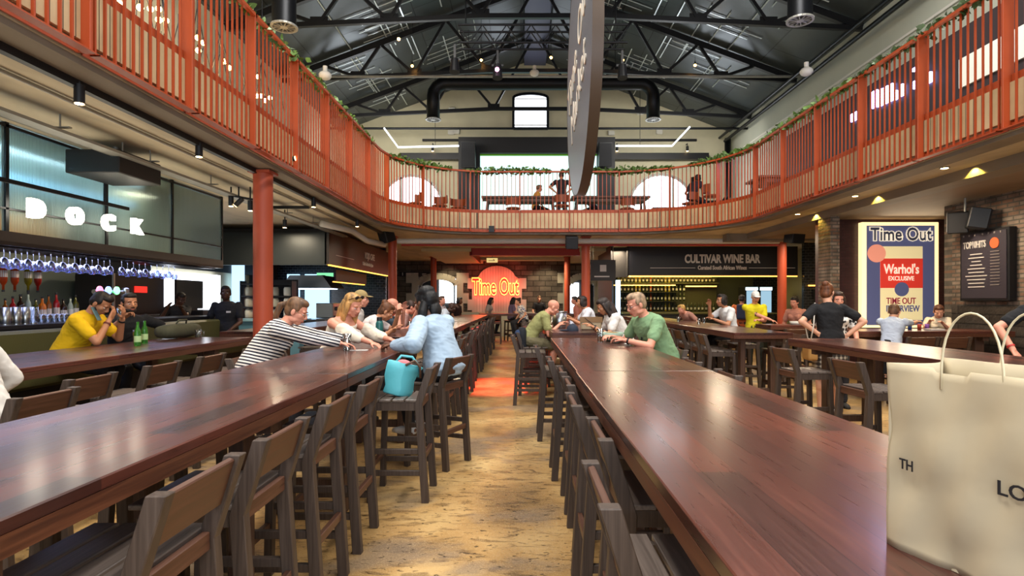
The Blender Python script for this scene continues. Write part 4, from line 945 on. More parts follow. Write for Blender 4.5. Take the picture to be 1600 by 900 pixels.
struct('window_9', MB().b2((-7.3, 19.45, .9), (-6.5, 19.55, 2.4)).b2((-7.9, 19.45, 1.1), (-7.5, 19.55, 2.4)), M['windowb'])
hood = thing('kitchen_hood', 'steel extraction hood with lit underside inside the café booth', 'extractor hood', (-5.9, 16.4, 1.85))
part('hood_shell', MB().prism([(-.7, 0), (.7, 0), (.45, .35), (-.45, .35)], -.6, .6), M['steel'], hood); part('hood_light', MB().box((0, 0, -.01), (1.1, .8, .02)), mat('cold_light', '#fff', .3, emit='#cfe6ff', es=3), hood)
mo = thing('menu_screen', 'black menu screen inside the café booth behind the column', 'screen', (-6.3, 15.0, 1.55)); part('panel', MB().box((0, 0, .25), (1.0, .06, .5)), M['black'], mo, .01); part('stand', MB().box((0, 0, 0), (.3, .2, .02)).cyl((0, 0, -.55), (0, 0, 0), .03), M['black'], mo)
sh = thing('jar_shelf', 'tall open shelf of storage tubs right of the thick near column', 'shelf', (-6.4, 14.6, 1.0))
for z in (.05, .33, .61, .92): part('shelf_board', MB().box((0, 0, z), (1.3, .3, .03)), M['black'], sh)
for x in (-.64, 0, .64): part('upright', MB().box((x, 0, .5), (.03, .3, 1.0)), M['black'], sh)
for k in range(12):
    c = ['#cfc6b2', '#b0744a', '#b9b6a8', '#dcd6c8'][k % 4]; x = -.5+.33*(k % 4); z = 1.0+.065+.28*(k//4)
    one('storage_tub', MB().lathe([(.09, 0), (.1, .02), (.1, .18), (.085, .2), (.085, .22)], (-6.4+x, 14.6, z), n=12), mat('tub_%d' % (k % 4), c, .5) if k < 4 else bpy.data.materials['tub_%d' % (k % 4)], f'storage tub on the café shelf, row {["one", "two", "three"][k//4]}, {ordinal(k % 4)} from the left', 'tub', 'storage tubs on the café shelf')
# coffee machine, cups on the pale blue counter
cm = thing('coffee_machine', 'steel coffee machine on the café counter', 'coffee machine', (-5.0, 15.0, 1.05)); part('body', MB().box((0, 0, .2), (.45, .7, .38)), M['steel'], cm, .02); part('tray', MB().box((.24, 0, .05), (.12, .6, .04)), M['black'], cm); part('group_head', MB().cyl((.24, -.15, .3), (.24, -.15, .2), .03).cyl((.24, .15, .3), (.24, .15, .2), .03), M['black'], cm)
# ---------------------------------------------------------------- wine bar on the right
YW = 18.0; wx0, wx1 = 2.95, 8.65
wb = thing('wine_bar', 'wine bar booth with dark navy fascia and lit bottle shelves', 'booth', (5.8, YW, 0))
part('fascia', MB().b2((wx0+.4, YW, 2.29), (wx1, YW+.12, 3.2)), M['navy'], wb, world=True)
part('side_fascia', MB().b2((wx0-.1, YW+.3, 2.25), (wx0+.4, YW+.42, 3.2)).b2((wx0+.38, YW, 2.25), (wx0+.42, YW+.4, 3.2)), mat('side_board', '#141110', .6), wb, world=True)
part('strip_light', MB().b2((wx0+.5, YW+.02, 2.25), (wx1, YW+.06, 2.285)), M['strip'], wb, world=True)
part('counter', MB().b2((wx0+.3, YW+.2, 0), (8.0, YW+.7, 1.08)), mat('wine_counter', '#1f2018', .4), wb, world=True)
part('counter_top', MB().b2((wx0+.25, YW+.1, 1.08), (8.05, YW+.8, 1.13)), mat('wine_counter_top', '#5a5a34', .3), wb, world=True)
part('rack_board', MB().b2((wx0+.6, 20.9, 2.12), (7.2, 21.3, 2.16)).b2((wx0+.6, 21.2, .9), (7.2, 21.3, 2.6)), mat('wine_back', '#3c3a22', .6), wb, world=True)
part('upper_strip_light', MB().b2((wx0+.6, 20.85, 2.36), (6.9, 20.9, 2.42)), M['strip'], wb, world=True)
part('shelf_strip_light', MB().b2((wx0+.4, 20.85, 2.05), (5.6, 20.9, 2.08)), M['strip'], wb, world=True)
T = Matrix.Translation((0, YW-.012, 0)) @ Matrix.Rotation(PI/2, 4, 'X')
def onfas(tx, px, py, hpx, wpx, bold=.01, name='fascia_lettering', shear=0):
    p = at(px, py, YW-.01); me = text_mesh(tx, 1, Matrix.Identity(4), .01, bold)
    xs = [v.co.x for v in me.vertices]; ys_ = [v.co.y for v in me.vertices]
    sx = wpx*YW/F/(max(xs)-min(xs)); sy = hpx*YW/F/(max(ys_)-min(ys_))
    me.transform(Matrix.Diagonal((sx, sy, 1, 1))); 
    if shear: me.transform(Matrix.Shear('XY', 4, (shear, 0)))
    me.transform(Matrix.Rotation(PI/2, 4, 'X')); me.transform(Matrix.Translation(p-wb.location)); link(name, me, M['print'], wb)
onfas('CULTIVAR WINE BAR', 1128.5, 405, 14, 118, .035)
onfas('Curated South African Wines', 1128.5, 418.5, 6.5, 76, .02, shear=.25)
part('fascia_line', MB().b2((at(1016, 0, YW).x, YW-.02, 2.52), (at(1086, 0, YW).x, YW, 2.535)).b2((at(1170, 0, YW).x, YW-.02, 2.52), (at(1242, 0, YW).x, YW, 2.535)), M['print'], wb, world=True)
part('louvre', MB().b2((wx0-.1, YW+.25, 2.3), (wx0-.08, YW+.3, 3.2)), M['blackm'], wb, world=True)
lamp('AREA', 'wine_bar_light', (5.2, 20.3, 2.75), 70, (1, .78, .22), 3.6, .6)
# bottles standing and lying on the wine shelves
def wbottle(nm, c):
    t = thing('wine_bottle', '', 'wine bottle')
    part('glass_body', MB().lathe([(.034, 0), (.037, .01), (.037, .19), (.03, .215), (.014, .245), (.014, .30)], n=10), mat(nm, c, .15), t)
    part('bottle_label', MB().cyl((0, 0, .05), (0, 0, .13), .0375, n=10, caps=False), M['print'], t)
    return t
wbs = [wbottle('wine_glass_dark', '#232a12'), wbottle('wine_glass_gold', '#8a7a1c'), wbottle('wine_glass_rust', '#8a3a18')]
for q_ in wbs: q_['group'] = 'wine bottles on the lit shelves'
placed = [False]*3; cnt = 0
rows = [(2.16, 'top'), (1.83, 'second'), (1.5, 'third'), (1.13, 'lowest')]
part('rack_board', MB().b2((wx0+.6, 20.85, 1.80), (5.7, 21.2, 1.825)).b2((wx0+.6, 20.85, 1.47), (5.7, 21.2, 1.495)).b2((wx0+.6, 20.85, 1.10), (7.2, 21.2, 1.125)), mat('wine_shelf', '#2a2818', .5), wb, world=True)
for z, rn in rows:
    n = 26 if rn in ('top', 'lowest') else 18
    for i in range(n):
        x = wx0+.7+i*.135; k = (1 if i in (4, 5, 12, 13) else (2 if i in (8,) else 0))
        lab = f'wine bottle on the {rn} lit shelf of the wine bar, {ordinal(i)} from the left'
        if not placed[k]: placed[k] = True; wbs[k].location = (x, 21.0, z); wbs[k]['label'] = lab
        else: dup(wbs[k], (x, 21.0, z), 0, lab, 'wine bottles on the lit shelves')
one('serving_rail', MB().b2((5.9, 20.6, 2.0), (7.0, 20.65, 2.04)), M['strip'], 'short lit rail at the right end of the wine shelves', 'light')
for i, (x, z) in enumerate(((8.05, 1.2), (8.55, 1.2))):
    r = thing('drinks_fridge', ['lit drinks fridge left of the wine bar column', 'lit drinks fridge right of the wine bar column'][i], 'fridge', (x, 20.4, 0)); part('cabinet', MB().box((0, 0, 1.0), (.48, .6, 2.0)), M['black'], r, .01)
    part('lit_door', MB().box((0, -.31, 1.4), (.36, .02, .9)), mat('fridge_light_%d' % i, '#223', .3, emit='#9fc4d8', es=.8), r); part('header_light', MB().box((0, -.31, 1.92), (.42, .02, .1)), mat('fridge_head_%d' % i, '#fff', .3, emit='#d8f6ff', es=2.5), r)
struct('wall_right_tile', MB().b2((8.75, 17.8, 0), (XR, 17.95, 3.29)).b2((8.7, 21.6, 0), (XR, 21.7, 3.29)), M['tile'])
struct('wall_bar_back', MB().b2((2.9, 21.6, 0), (8.7, 21.7, 3.29)), mat('sage_wall', '#4c4f3e', .7))
struct('wall_left_of_bar', MB().b2((2.9, 18.4, 0), (2.96, 21.6, 3.29)), M['dark'])
sb = None; sb = board_sign('hanging_menu_board', 'dark hanging board with a pale square between aisle column and wine bar', (2.45, 17.2, 2.1), .75, .62, mat('brown_board', '#2f2823', .5), [(.0, .6, .25, .32), (-.05, .2, .6, .06)])
part('hanging_rod', MB().cyl((-.3, 0, .62), (-.3, 0, 1.19), .012, n=6), M['galv'], sb); part('hanging_rod', MB().cyl((.3, 0, .62), (.3, 0, 1.19), .012, n=6), M['galv'], sb)
one('fridge_strip_light', MB().b2((3.0, 18.1, .6), (3.12, 18.25, 2.15)), mat('cold_fridge_light', '#fff', .3, emit='#b8dcff', es=2.5), 'vertical cold white fridge light behind the green-shirt man', 'light')
one('wall_strip_light', MB().b2((8.85, 17.7, 1.95), (9.5, 17.75, 1.99)), M['strip'], 'short warm strip light on the black tiles beside the brick pillar', 'light')
one('tile_notice', MB().b2((9.0, 17.74, 1.55), (9.4, 17.78, 1.85)), M['black'], 'small dark notice under the warm strip light on the black tiles', 'notice')
# ---------------------------------------------------------------- brick pillar, poster, side wall, menu board
struct('wall_pillar', MB().b2((6.06, 11.28, 0), (6.24, 11.74, 3.2)), M['brickx'])
struct('wall_poster', MB().b2((6.1, 11.74, 0), (XR, 11.94, 3.2)), bricks('dark_purple_tile', '#3a2226', '#44292c', '#241618', .12, .06, .004, .3, 'xz', .3, 0, .2))
struct('wall_side', MB().b2((7.45, 4.0, 0), (7.75, 9.95, 3.17)), M['brick'])
struct('wall_side_end', MB().b2((7.46, 9.95, 0), (7.9, 10.15, 3.17)), M['brickx'])
struct('trim_11', MB().b2((7.40, 4.0, .0), (7.45, 9.9, 1.42)), bricks('rough_boards', '#4c443e', '#373029', '#1f1a16', 1.3, .16, .012, .7, 'yz', .7, .6, .3, 3))
YP = 11.6
def pp(px, py): q_ = at(px, py, YP); return q_.x, q_.z
(xa, zt), (xb, zb_) = pp(1347, 347), pp(1467, 512)
po = thing('light_box_poster', 'tall backlit poster with white outlined title, red and cream blocks', 'poster', ((xa+xb)/2, YP, zb_))
part('light_frame', MB().b2((xa, YP, zb_), (xb, YP+.14, zt)), mat('poster_glow', '#ffe8c0', .4, emit='#ffd79a', es=1.1), po, .01, True)
def pl(name, x0, y0, x1, y1, m, d): 
    (a, c), (b2_, e2) = pp(x0, y0), pp(x1, y1); part(name, MB().b2((a, YP-d, e2), (b2_, YP, c)), m, po, 0, True)
pm = {k: mat('poster_'+k, v, .6, emit=v, es=.42) for k, v in (('slate', '#53577a'), ('red', '#d83a2c'), ('cream', '#f2dfa8'), ('salmon', '#f09a80'), ('dark', '#2f3140'), ('ink', '#8a2a3a'), ('white', '#fff2dc'))}
pl('printed_field', 1354, 352.5, 1460, 508, pm['slate'], .006)
pl('cream_block', 1375, 385, 1441, 500, pm['cream'], .012); pl('red_block', 1375, 404, 1441, 450, pm['red'], .018)
for (px, py, r_, m_, d) in ((1369, 396, 14, 'salmon', .024), (1408, 452, 11, 'slate', .024)):
    x, z = pp(px, py); part('printed_disc', MB().cyl((x, YP-d, z), (x, YP, z), r_*YP/F, n=28), pm[m_], po, 0, True)
def ptext(tx, px, py, wpx, hpx, m, d, bold=.0, outline=0, shear=0, name='printed_lettering'):
    x, z = pp(px, py); me = text_mesh(tx, 1, Matrix.Identity(4), .004, bold, outline=outline)
    xs = [v.co.x for v in me.vertices]; ys_ = [v.co.y for v in me.vertices]
    sx = wpx*YP/F/(max(xs)-min(xs)); sy = hpx*YP/F/(max(ys_)-min(ys_))
    me.transform(Matrix.Translation((-(max(xs)+min(xs))/2, -(max(ys_)+min(ys_))/2, 0))); me.transform(Matrix.Diagonal((sx, sy, 1, 1)))
    if shear: me.transform(Matrix.Shear('XY', 4, (shear, 0)))
    me.transform(Matrix.Rotation(PI/2, 4, 'X')); me.transform(Matrix.Translation(Vector((x, YP-d, z))-po.location)); link(name, me, pm[m], po)
ptext('Time Out', 1407, 366, 95, 21, 'dark', .012, .05); ptext('Time Out', 1407, 366, 99, 24, 'white', .02, .05, outline=.022, name='outlined_title')
ptext("Warhol's", 1407, 420, 55, 16, 'white', .026, .015, shear=.2); ptext('EXCLUSIVE', 1407, 435, 40, 7, 'white', .026, .012)
ptext('TIME OUT', 1407, 470, 46, 10, 'ink', .02, .015); ptext('INTERVIEW', 1410, 482, 52, 10, 'slate', .02, .02)
lamp('AREA', 'poster_light', ((xa+xb)/2, YP-.3, 2.2), 14, (1, .85, .6), 1.2, 1.8, (-PI/2, 0, 0))
# menu board on the side wall
mbx = 7.36; ya, yb_ = 900*mbx/(1503-814), 900*mbx/(1580-814)
zt = H+(470-365)*ya/900; zb_ = 1.5
mn = thing('menu_board', 'black framed list board with orange disc on the brick side wall', 'menu board', (mbx, (ya+yb_)/2, zb_))
part('frame', MB().b2((mbx-.03, yb_, zb_), (mbx+.09, ya, zt)), M['black'], mn, .006, True)
part('board', MB().b2((mbx-.04, yb_+.04, zb_+.04), (mbx, ya-.04, zt-.04)), mat('board_slate', '#3a353f', .5), mn, 0, True)
hh, ww = zt-zb_, ya-yb_
def mm_(u, v): return ya-u*ww, zb_+v*hh
lines = MB(); 
for k in range(10):
    y, z = mm_(.37, .66-.052*k); l = [.25, .32, .19, .25, .36, .32, .45, .38, .33, .34][k]*ww; lines.b2((mbx-.05, y-l/2, z), (mbx-.03, y+l/2, z+.016))
part('printed_marks', lines, M['print'], mn, 0, True)
lines = MB()
for k in range(12):
    y, z = mm_(.75, .68-.042*k); l = .18*ww; lines.b2((mbx-.05, y-l/2, z), (mbx-.03, y+l/2, z+.01))
for k in range(7):
    y, z = mm_(.1+.12*k+(.04 if k > 2 else 0), .93); lines.b2((mbx-.05, y-.01, z), (mbx-.03, y+.01, z+.03))
part('printed_marks', lines, mat('dim_print', '#8d8480', .6), mn, 0, True)
y, z = mm_(.74, .80); part('orange_disc', MB().cyl((mbx-.05, y, z), (mbx, y, z), .085, n=24), mat('disc_orange', '#e8683c', .6), mn, 0, True)
y, z = mm_(.33, .80); me = text_mesh('TOP10HITS', .15, Matrix.Translation((mbx-.045, y, z)) @ Matrix.Rotation(-PI/2, 4, 'Z') @ Matrix.Rotation(PI/2, 4, 'X'), .004, .004, .62)
me.transform(Matrix.Translation(-mn.location)); link('board_lettering', me, M['print'], mn)
speaker('loudspeaker', 'black loudspeaker hung above the framed list board', (7.16, 9.45, 2.62), .28, .34, .28, R(-35), R(12))
speaker('loudspeaker', 'second black loudspeaker turned to the wall above the list board', (7.18, 9.1, 2.64), .26, .32, .26, R(60), R(12))
one('speaker_pole', MB().cyl((7.17, 9.3, 2.7), (7.17, 9.3, 3.17), .018), M['galv'], 'short pale pole carrying the loudspeaker pair', 'pole')
# ---------------------------------------------------------------- ivy along the handrail
def ivy(name, lab, ta_, tb_, dens, dz=0, off=.0):
    mb = MB(); rnd = random.Random(int(ta_*100)); n = int((tb_-ta_)*dens*1.6)
    for k in range(n):
        t = rnd.uniform(ta_, tb_); p, d = on_path(t); env = math.sin(PI*(t-ta_)/(tb_-ta_))**.4
        c = Vector((p.x+rnd.gauss(0, .035), p.y+rnd.gauss(0, .035), ZR+.03+rnd.gauss(0.01, .045)*env+dz))
        s_ = rnd.uniform(.035, .07); e = Euler((rnd.uniform(0, 6), rnd.uniform(0, 6), rnd.uniform(0, 6))).to_matrix()
        mb.add([c+e @ Vector(v)*s_ for v in ((0, -1, 0), (.6, -.2, .15), (.35, .6, 0), (0, 1.1, -.1), (-.35, .6, 0), (-.6, -.2, .15))], [(0, 1, 2, 3, 4, 5)], 0)
    pts_ = [on_path(ta_+(tb_-ta_)*j/24)[0]+Vector((rnd.uniform(-.02, .02), rnd.uniform(-.02, .02), ZR+.04)) for j in range(25)]
    o = link(name, mb.mesh(name), M['leaf' if rnd.random() < .6 else 'leaf2']); tag(o, lab, 'ivy'); o['kind'] = 'stuff'
    part('vine_stem', MB().tube(pts_, .008, 5), M['leaf2'], o)
for i, (a_, b_, dn) in enumerate(((10.0, 16.4, 45), (17.4, 19.4, 130), (19.8, 22.0, 110), (22.3, 25.2, 150), (25.6, 27.9, 120), (28.0, 31.5, 70), (31.5, 35.5, 60))):
    ivy('ivy_garland', f'{ordinal(i)} stretch of green ivy on the gallery handrail, counted from the left', a_, b_, dn)
# ---------------------------------------------------------------- gallery furniture
def gtable(lab, x0, x1, y0, y1, h=.95):
    r = thing('gallery_table', lab, 'table', ((x0+x1)/2, (y0+y1)/2, Z1), 0, 'tables on the gallery'); w, l = x1-x0, y1-y0
    part('tabletop', MB().box((0, 0, h-.03), (w, l, .06)), M['edge'], r, .004)
    for sx in (-1, 1):
        for sy in (-1, 1): part('leg', MB().beam((sx*(w/2-.1), sy*(l/2-.08), 0), (sx*(w/2-.2), sy*(l/2-.1), h-.05), .06, .06), M['frame'], r)
    part('apron', MB().box((0, 0, h-.12), (w-.3, l-.1, .1)), M['frame'], r); return r
gtable('long gallery table in front of the bright screen, left half', -1.25, 1.2, 18.2, 18.9); gtable('long gallery table in front of the bright screen, right half', 1.6, 4.1, 18.2, 18.9)
gtable('gallery table in front of the right arched window', 4.4, 5.3, 19.2, 20.2, .75); gtable('gallery table beside the right curve of the railing', 6.3, 7.8, 15.2, 16.2, .95); gtable('gallery table in front of the left arched window', -5.4, -4.2, 18, 19, .75)
def gchair():
    r = thing('gallery_chair', '', 'chair')
    part('seat', MB().ell((0, 0, .46), (.24, .23, .05), n=16), mat('orange_shell', '#7c3a1c', .45), r)
    m = MB()
    for k in range(9):
        a = R(200+k*17.5); m.box((0, 0, 0), (.08, .02, .22), M=Matrix.Translation((.23*math.cos(a), .22*math.sin(a), .66)) @ Matrix.Rotation(a+PI/2, 4, 'Z'))
    part('backrest', m, bpy.data.materials['orange_shell'], r)
    for sx in (-1, 1):
        for sy in (-1, 1): part('leg', MB().cyl((sx*.2, sy*.2, 0), (sx*.12, sy*.12, .44), .014, n=8), M['blackm'], r)
    return r
g0 = gchair()
for i, (px, Y, rz, l) in enumerate(((1078, 16.8, 60, 'chair at the right curve of the gallery railing'), (716, 17.6, 200, 'chair in front of the left arched window'), (687, 17.2, 150, 'orange chair behind the left curve of the railing'), (802, 17.7, 0, 'orange round-backed chair left of the standing person'), (878, 17.2, 0, 'orange chair right behind the standing gallery person'), (980, 17.8, 20, 'chair at the right half of the long gallery table'), (1112, 15.6, 250, 'chair near the right corner post of the gallery'), (650, 16.8, 120, 'chair behind the left gallery corner'))):
    if i == 0: g0.location = ((px-814)*Y/F, Y, Z1); g0.rotation_euler = (0, 0, R(rz)); g0['label'] = l; g0['group'] = 'chairs on the gallery'
    else: dup(g0, ((px-814)*Y/F, Y, Z1), R(rz), l, 'chairs on the gallery')
# warm bulb clusters over the left gallery
cl = [[(147, 2), (187, 6), (219, 12)], [(235, 14), (248, 14), (248, 31), (259, 32), (250, 58), (258, 63)], [(309, 59), (318, 67), (310, 79), (297, 85)], [(350, 96), (358, 106), (330, 116), (340, 123)], [(403, 120), (408, 150), (414, 157), (401, 150), (422, 153)]]
for i, ps in enumerate(cl):
    X = -6.0; mx = sum(p[0] for p in ps)/len(ps); Y = 900*X/(mx-814); c0 = at(mx, sum(p[1] for p in ps)/len(ps), Y)
    r = thing('bulb_chandelier', f'{ordinal(i)} chandelier of warm globe bulbs from the left behind the gallery railing', 'chandelier', c0, 0, 'bulb chandeliers over the left gallery')
    for k, (px, py) in enumerate(ps):
        p = at(px, py, Y+.25*math.sin(k*2.1)); part('bulb', MB().ell(p, .05, n=12), M['bulb'], r, world=True)
        part('lamp_arm', MB().cyl(p+Vector((0, 0, .05)), c0+Vector((.0, 0, .75)), .008, n=5).cyl(p+Vector((0, 0, .03)), p+Vector((0, 0, .1)), .022, n=8), M['black'], r, world=True)
    m = MB(); 
    for a in range(6):
        t = 2*PI*a/6; m.beam(c0+Vector((.35*math.cos(t), .35*math.sin(t), .45)), c0+Vector((.5*math.cos(t+.4), .5*math.sin(t+.4), -.55)), .012, .012)
    part('wire_cage', m, M['black'], r, world=True); part('hanging_rod', MB().cyl(c0+Vector((0, 0, .7)), (c0.x, c0.y, rz_(c0.x)), .012, n=6), M['black'], r, world=True)
    lamp('POINT', 'chandelier_light', c0, 26, (1, .62, .25), .2)
one('gallery_screen', MB().b2((-7.6, 6, Z1), (-7.4, 13.5, 6.2)), mat('warm_partition', '#b98b58', .8), 'warm tan partition behind the bulb chandeliers on the left gallery', 'partition')
# lit sign and dark shopfront on the right gallery
gs = thing('shop_sign', 'cold white and violet lit sign glowing behind the right gallery railing', 'sign', at(1395, 150, 10))
X = 8.4
for (x0, y0, x1, y1, m) in ((1365, 142, 1372, 168, 'violet'), (1374, 140, 1380, 166, 'violet'), (1382, 136, 1389, 162, 'violet'), (1390, 132, 1397, 158, 'violet'), (1399, 142, 1403, 156, 'violet'), (1409, 132, 1413, 150, 'violet'), (1430, 126, 1436, 138, 'violet'), (1438, 120, 1444, 132, 'violet'), (1449, 114, 1457, 130, 'violet'), (1429, 103, 1444, 108, 'violet'), (1332, 176, 1343, 188, 'violet')):
    ya_, yb_ = 900*X/(x0-814), 900*X/(x1-814); ym = (ya_+yb_)/2
    part('lit_bar', MB().b2((X-.05, yb_, H+(470-y1)*ym/F), (X, ya_, H+(470-y0)*ym/F)), M[m], gs, world=True)
lamp('AREA', 'shop_sign_light', (8.0, 12.2, 5.8), 40, (.75, .7, 1), 1.4, .6, (0, R(90), 0))
struct('wall_gallery_right', MB().b2((8.4, YB, Z1), (8.6, 18.6, 6.7)), mat('gallery_dark_brown', '#2c2124', .6))
struct('trim_12', MB().b2((8.36, YB, 5.55), (8.7, 11.0, 6.1)), M['white'])
for i, (y, c) in enumerate(((7.3, '#4a3a5a'), (8.6, '#2e3440'), (9.9, '#40323a'), (11.4, '#2b3038'))):
    r = thing('gallery_cabinet', f'{ordinal(i)} dark shelf unit from the camera behind the right gallery railing', 'cabinet', (8.0, y, Z1), 0, 'dark units on the right gallery'); part('body', MB().box((0, 0, .5), (.5, 1.0, 1.0)), mat('unit_%d' % i, c, .5), r, .01); part('counter_top', MB().box((0, 0, 1.02), (.6, 1.1, .04)), M['edge'], r)
# ---------------------------------------------------------------- things on the tables
TZ = 1.05
def glass(name, lab, x, y, r_, h, m, liquid=None, z=TZ, cat='glass', rz=0):
    t = thing(name, lab, cat, (x, y, z)); part('glass_wall', MB().lathe([(r_*.85, 0), (r_, h), (r_*.93, h), (r_*.78, .012)], n=20), m, t)
    if liquid: part('drink', MB().cyl((0, 0, .014), (0, 0, h*.45), r_*.76, r_*.82, 20), liquid, t)
    return t
beer = mat('amber_drink', '#c8781c', .1, trans=.5)
p = at(542, 547, 5.25); glass('water_glass', 'empty clear water glass in front of the striped-shirt person', p.x, 5.25, .04, .15, M['glass'])
one('paper_note', MB().box((p.x+.12, 5.22, TZ+.003), (.16, .05, .004)), M['white'], 'small white slip lying beside the clear water glass', 'paper')
p = at(593, 533, 6.35); t = thing('water_bottle', 'dark green water bottle with black cap by the blonde woman', 'bottle', (p.x, 6.35, TZ)); part('bottle_body', MB().lathe([(.038, 0), (.042, .01), (.042, .2), (.03, .23)], n=18), mat('teal_bottle', '#1f5a58', .3), t); part('cap', MB().cyl((0, 0, .23), (0, 0, .27), .03), M['black'], t)
p = at(937, 534, 6.25); glass('beer_glass', 'beer glass with amber drink by the green-shirt man', p.x, 6.2, .038, .15, M['glass'], beer)
t = thing('bowl', 'large pale green bowl in front of the green-shirt man', 'bowl', (at(955, 530, 6.45).x, 6.4, TZ)); bm_ = mat('celadon', '#9db5a4', .25)
part('bowl_shell', MB().lathe([(.06, 0), (.10, .03), (.135, .10), (.13, .10), (.09, .035), (.02, .02)], n=28), bm_, t); part('food', MB().ell((0, 0, .075), (.11, .11, .03)), mat('food', '#8a6a3a', .7, var=.4, vscale=40), t)
t = thing('sauce_dish', 'small grey-green dish beside the large bowl', 'dish', (at(962, 540, 6.1).x, 6.1, TZ)); part('dish_shell', MB().lathe([(.03, 0), (.06, .03), (.07, .045), (.065, .045), (.04, .012)], n=20), bm_, t); part('spoon', MB().beam((.02, 0, .04), (.16, -.03, .05), .012, .006), M['steel'], t)
one('napkin', MB().box((at(985, 538, 6.05).x, 6.0, TZ+.003), (.14, .1, .004)), M['white'], 'white napkin under the hand of the green-shirt man', 'napkin')
t = thing('cutlery_bucket', 'ribbed steel bucket on the right aisle table', 'bucket', (at(874, 497, 9.6).x, 9.6, TZ)); part('pail', MB().lathe([(.10, 0), (.11, .01), (.13, .27), (.125, .27), (.10, .02)], n=28), M['steel'], t); part('rim', MB().lathe([(.128, .262), (.136, .262), (.136, .275), (.128, .275)], n=28), M['steel'], t)
t = thing('baseball_cap', 'dark blue cap lying on the table before the cream handbag', 'cap', (at(895, 514, 8.55).x, 8.6, TZ)); part('crown', MB().ell((0, 0, .0), (.095, .11, .11)), mat('cap_navy', '#222a3a', .8), t); part('peak', MB().ell((-.11, 0, .012), (.09, .08, .012)), bpy.data.materials['cap_navy'], t)
t = thing('handbag', 'cream handbag with brown strap on the right aisle table', 'bag', (at(925, 510, 8.7).x, 8.85, TZ)); hb = mat('cream_leather', '#b3a184', .6)
part('bag_body', MB().prism([(-.15, 0), (.15, 0), (.17, .2), (-.17, .2)], -.06, .06), hb, t, .02); part('flap', MB().prism([(-.172, .12), (.172, .12), (.172, .205), (-.172, .205)], -.066, -.058), mat('flap_leather', '#8a6a48', .6), t)
part('strap', MB().tube([(-.1, -.065, .19), (-.02, -.08, .13), (.05, -.09, .06), (.1, -.07, .02)], .007, 6), mat('strap_brown', '#4a2f20', .6), t)
# left side table: bottles, carafe, duffel, mug
for i, (px, py, Y) in enumerate(((215, 540, 5.75), (226, 535, 6.1))):
    p = at(px, py, Y); t = thing('beer_bottle', ['near green glass bottle on the banquette table', 'far green glass bottle on the banquette table'][i], 'bottle', (p.x, Y, TZ), 0, 'green bottles on the banquette table')
    part('glass_body', MB().lathe([(.028, 0), (.031, .01), (.031, .13), (.026, .16), (.013, .19), (.012, .24)], n=16), M['bottleg'], t); part('bottle_label', MB().cyl((0, 0, .04), (0, 0, .1), .0318, n=16, caps=False), mat('pale_green_label', '#b9d89a', .6) if i == 0 else bpy.data.materials['pale_green_label'], t)
p = at(208, 540, 5.9); t = glass('tall_glass', 'tall empty glass with straw behind the green bottles', p.x, 5.95, .032, .15, M['glass']); part('straw', MB().cyl((0, 0, .02), (-.02, .01, .2), .003, n=6), M['black'], t)
p = at(290, 525, 7.0); t = thing('duffel_bag', 'olive green duffel bag lying on the banquette table', 'bag', (-4.13, 6.95, TZ)); ol = mat('olive_canvas', '#4a4a38', .8, bump=.4, bscale=12)
m = MB().loft([(Vector((0, y, .09)), Vector((1, 0, 0)), Vector((0, 0, 1)), .11*s_, .085*s_) for y, s_ in ((-.36, .35), (-.33, .8), (-.2, 1.0), (0, 1.03), (.2, 1.0), (.33, .85), (.36, .4))], 18); part('bag_body', m, ol, t)
part('handle', MB().tube([(.03, -.1, .17), (.05, -.08, .22), (.05, .08, .22), (.03, .1, .17)], .01, 6), ol, t)
p = at(328, 520, 7.2); t = thing('glass_mug', 'glass mug at the right end of the banquette table', 'mug', (-3.95, 7.05, TZ)); part('mug_wall', MB().lathe([(.035, 0), (.04, .1), (.036, .1), (.03, .01)], n=16), M['glass'], t); part('handle', MB().tube([(.04, 0, .08), (.07, 0, .07), (.07, 0, .03), (.04, 0, .02)], .006, 6), M['glass'], t)
# children's table clutter
for i, (px, py, c, l) in enumerate(((1425, 505, '#2a4a8a', 'small blue cup near the child in pale blue'), (1440, 508, '#a03a2a', 'small red cup in the middle of the children table'), (1452, 505, '#7a4a9a', 'small violet cup beside the girl'), (1322, 505, '#c8b8a8', 'pale cup behind the standing woman elbow'))):
    p = at(px, py, 8.9); t = glass('cup', l, p.x, 8.95, .03, .09, mat('cup_%d' % i, c, .4), M['white'], cat='cup')
one('paper_tray', MB().box((at(1460, 510, 8.8).x, 8.8, TZ+.012), (.22, .16, .02)), M['print'], 'cream paper tray in front of the girl', 'tray')
t = glass('white_bowl', 'white bowl on the dark table left of the standing woman', at(1245, 497, 10.9).x, 10.9, .13, .06, M['white'], cat='bowl')
# far glasses
for i, (px, Y, l) in enumerate(((1092, 11.0, 'small glass in front of the pink-armed person'), (1100, 11.5, 'second small glass by the man in white'), (1060, 12.3, 'small glass at the far left of the open-ended table'), (640, 9.5, 'glass on the second left table behind the blonde'), (916, 10.6, 'glass by the dark-haired woman in white'))):
    glass('tumbler', l, min(max((px-814)*Y/F, 3.1 if px > 1000 else -9), 1.2 if 800 < px < 1000 else 9), Y, .035, .11, M['glass'])
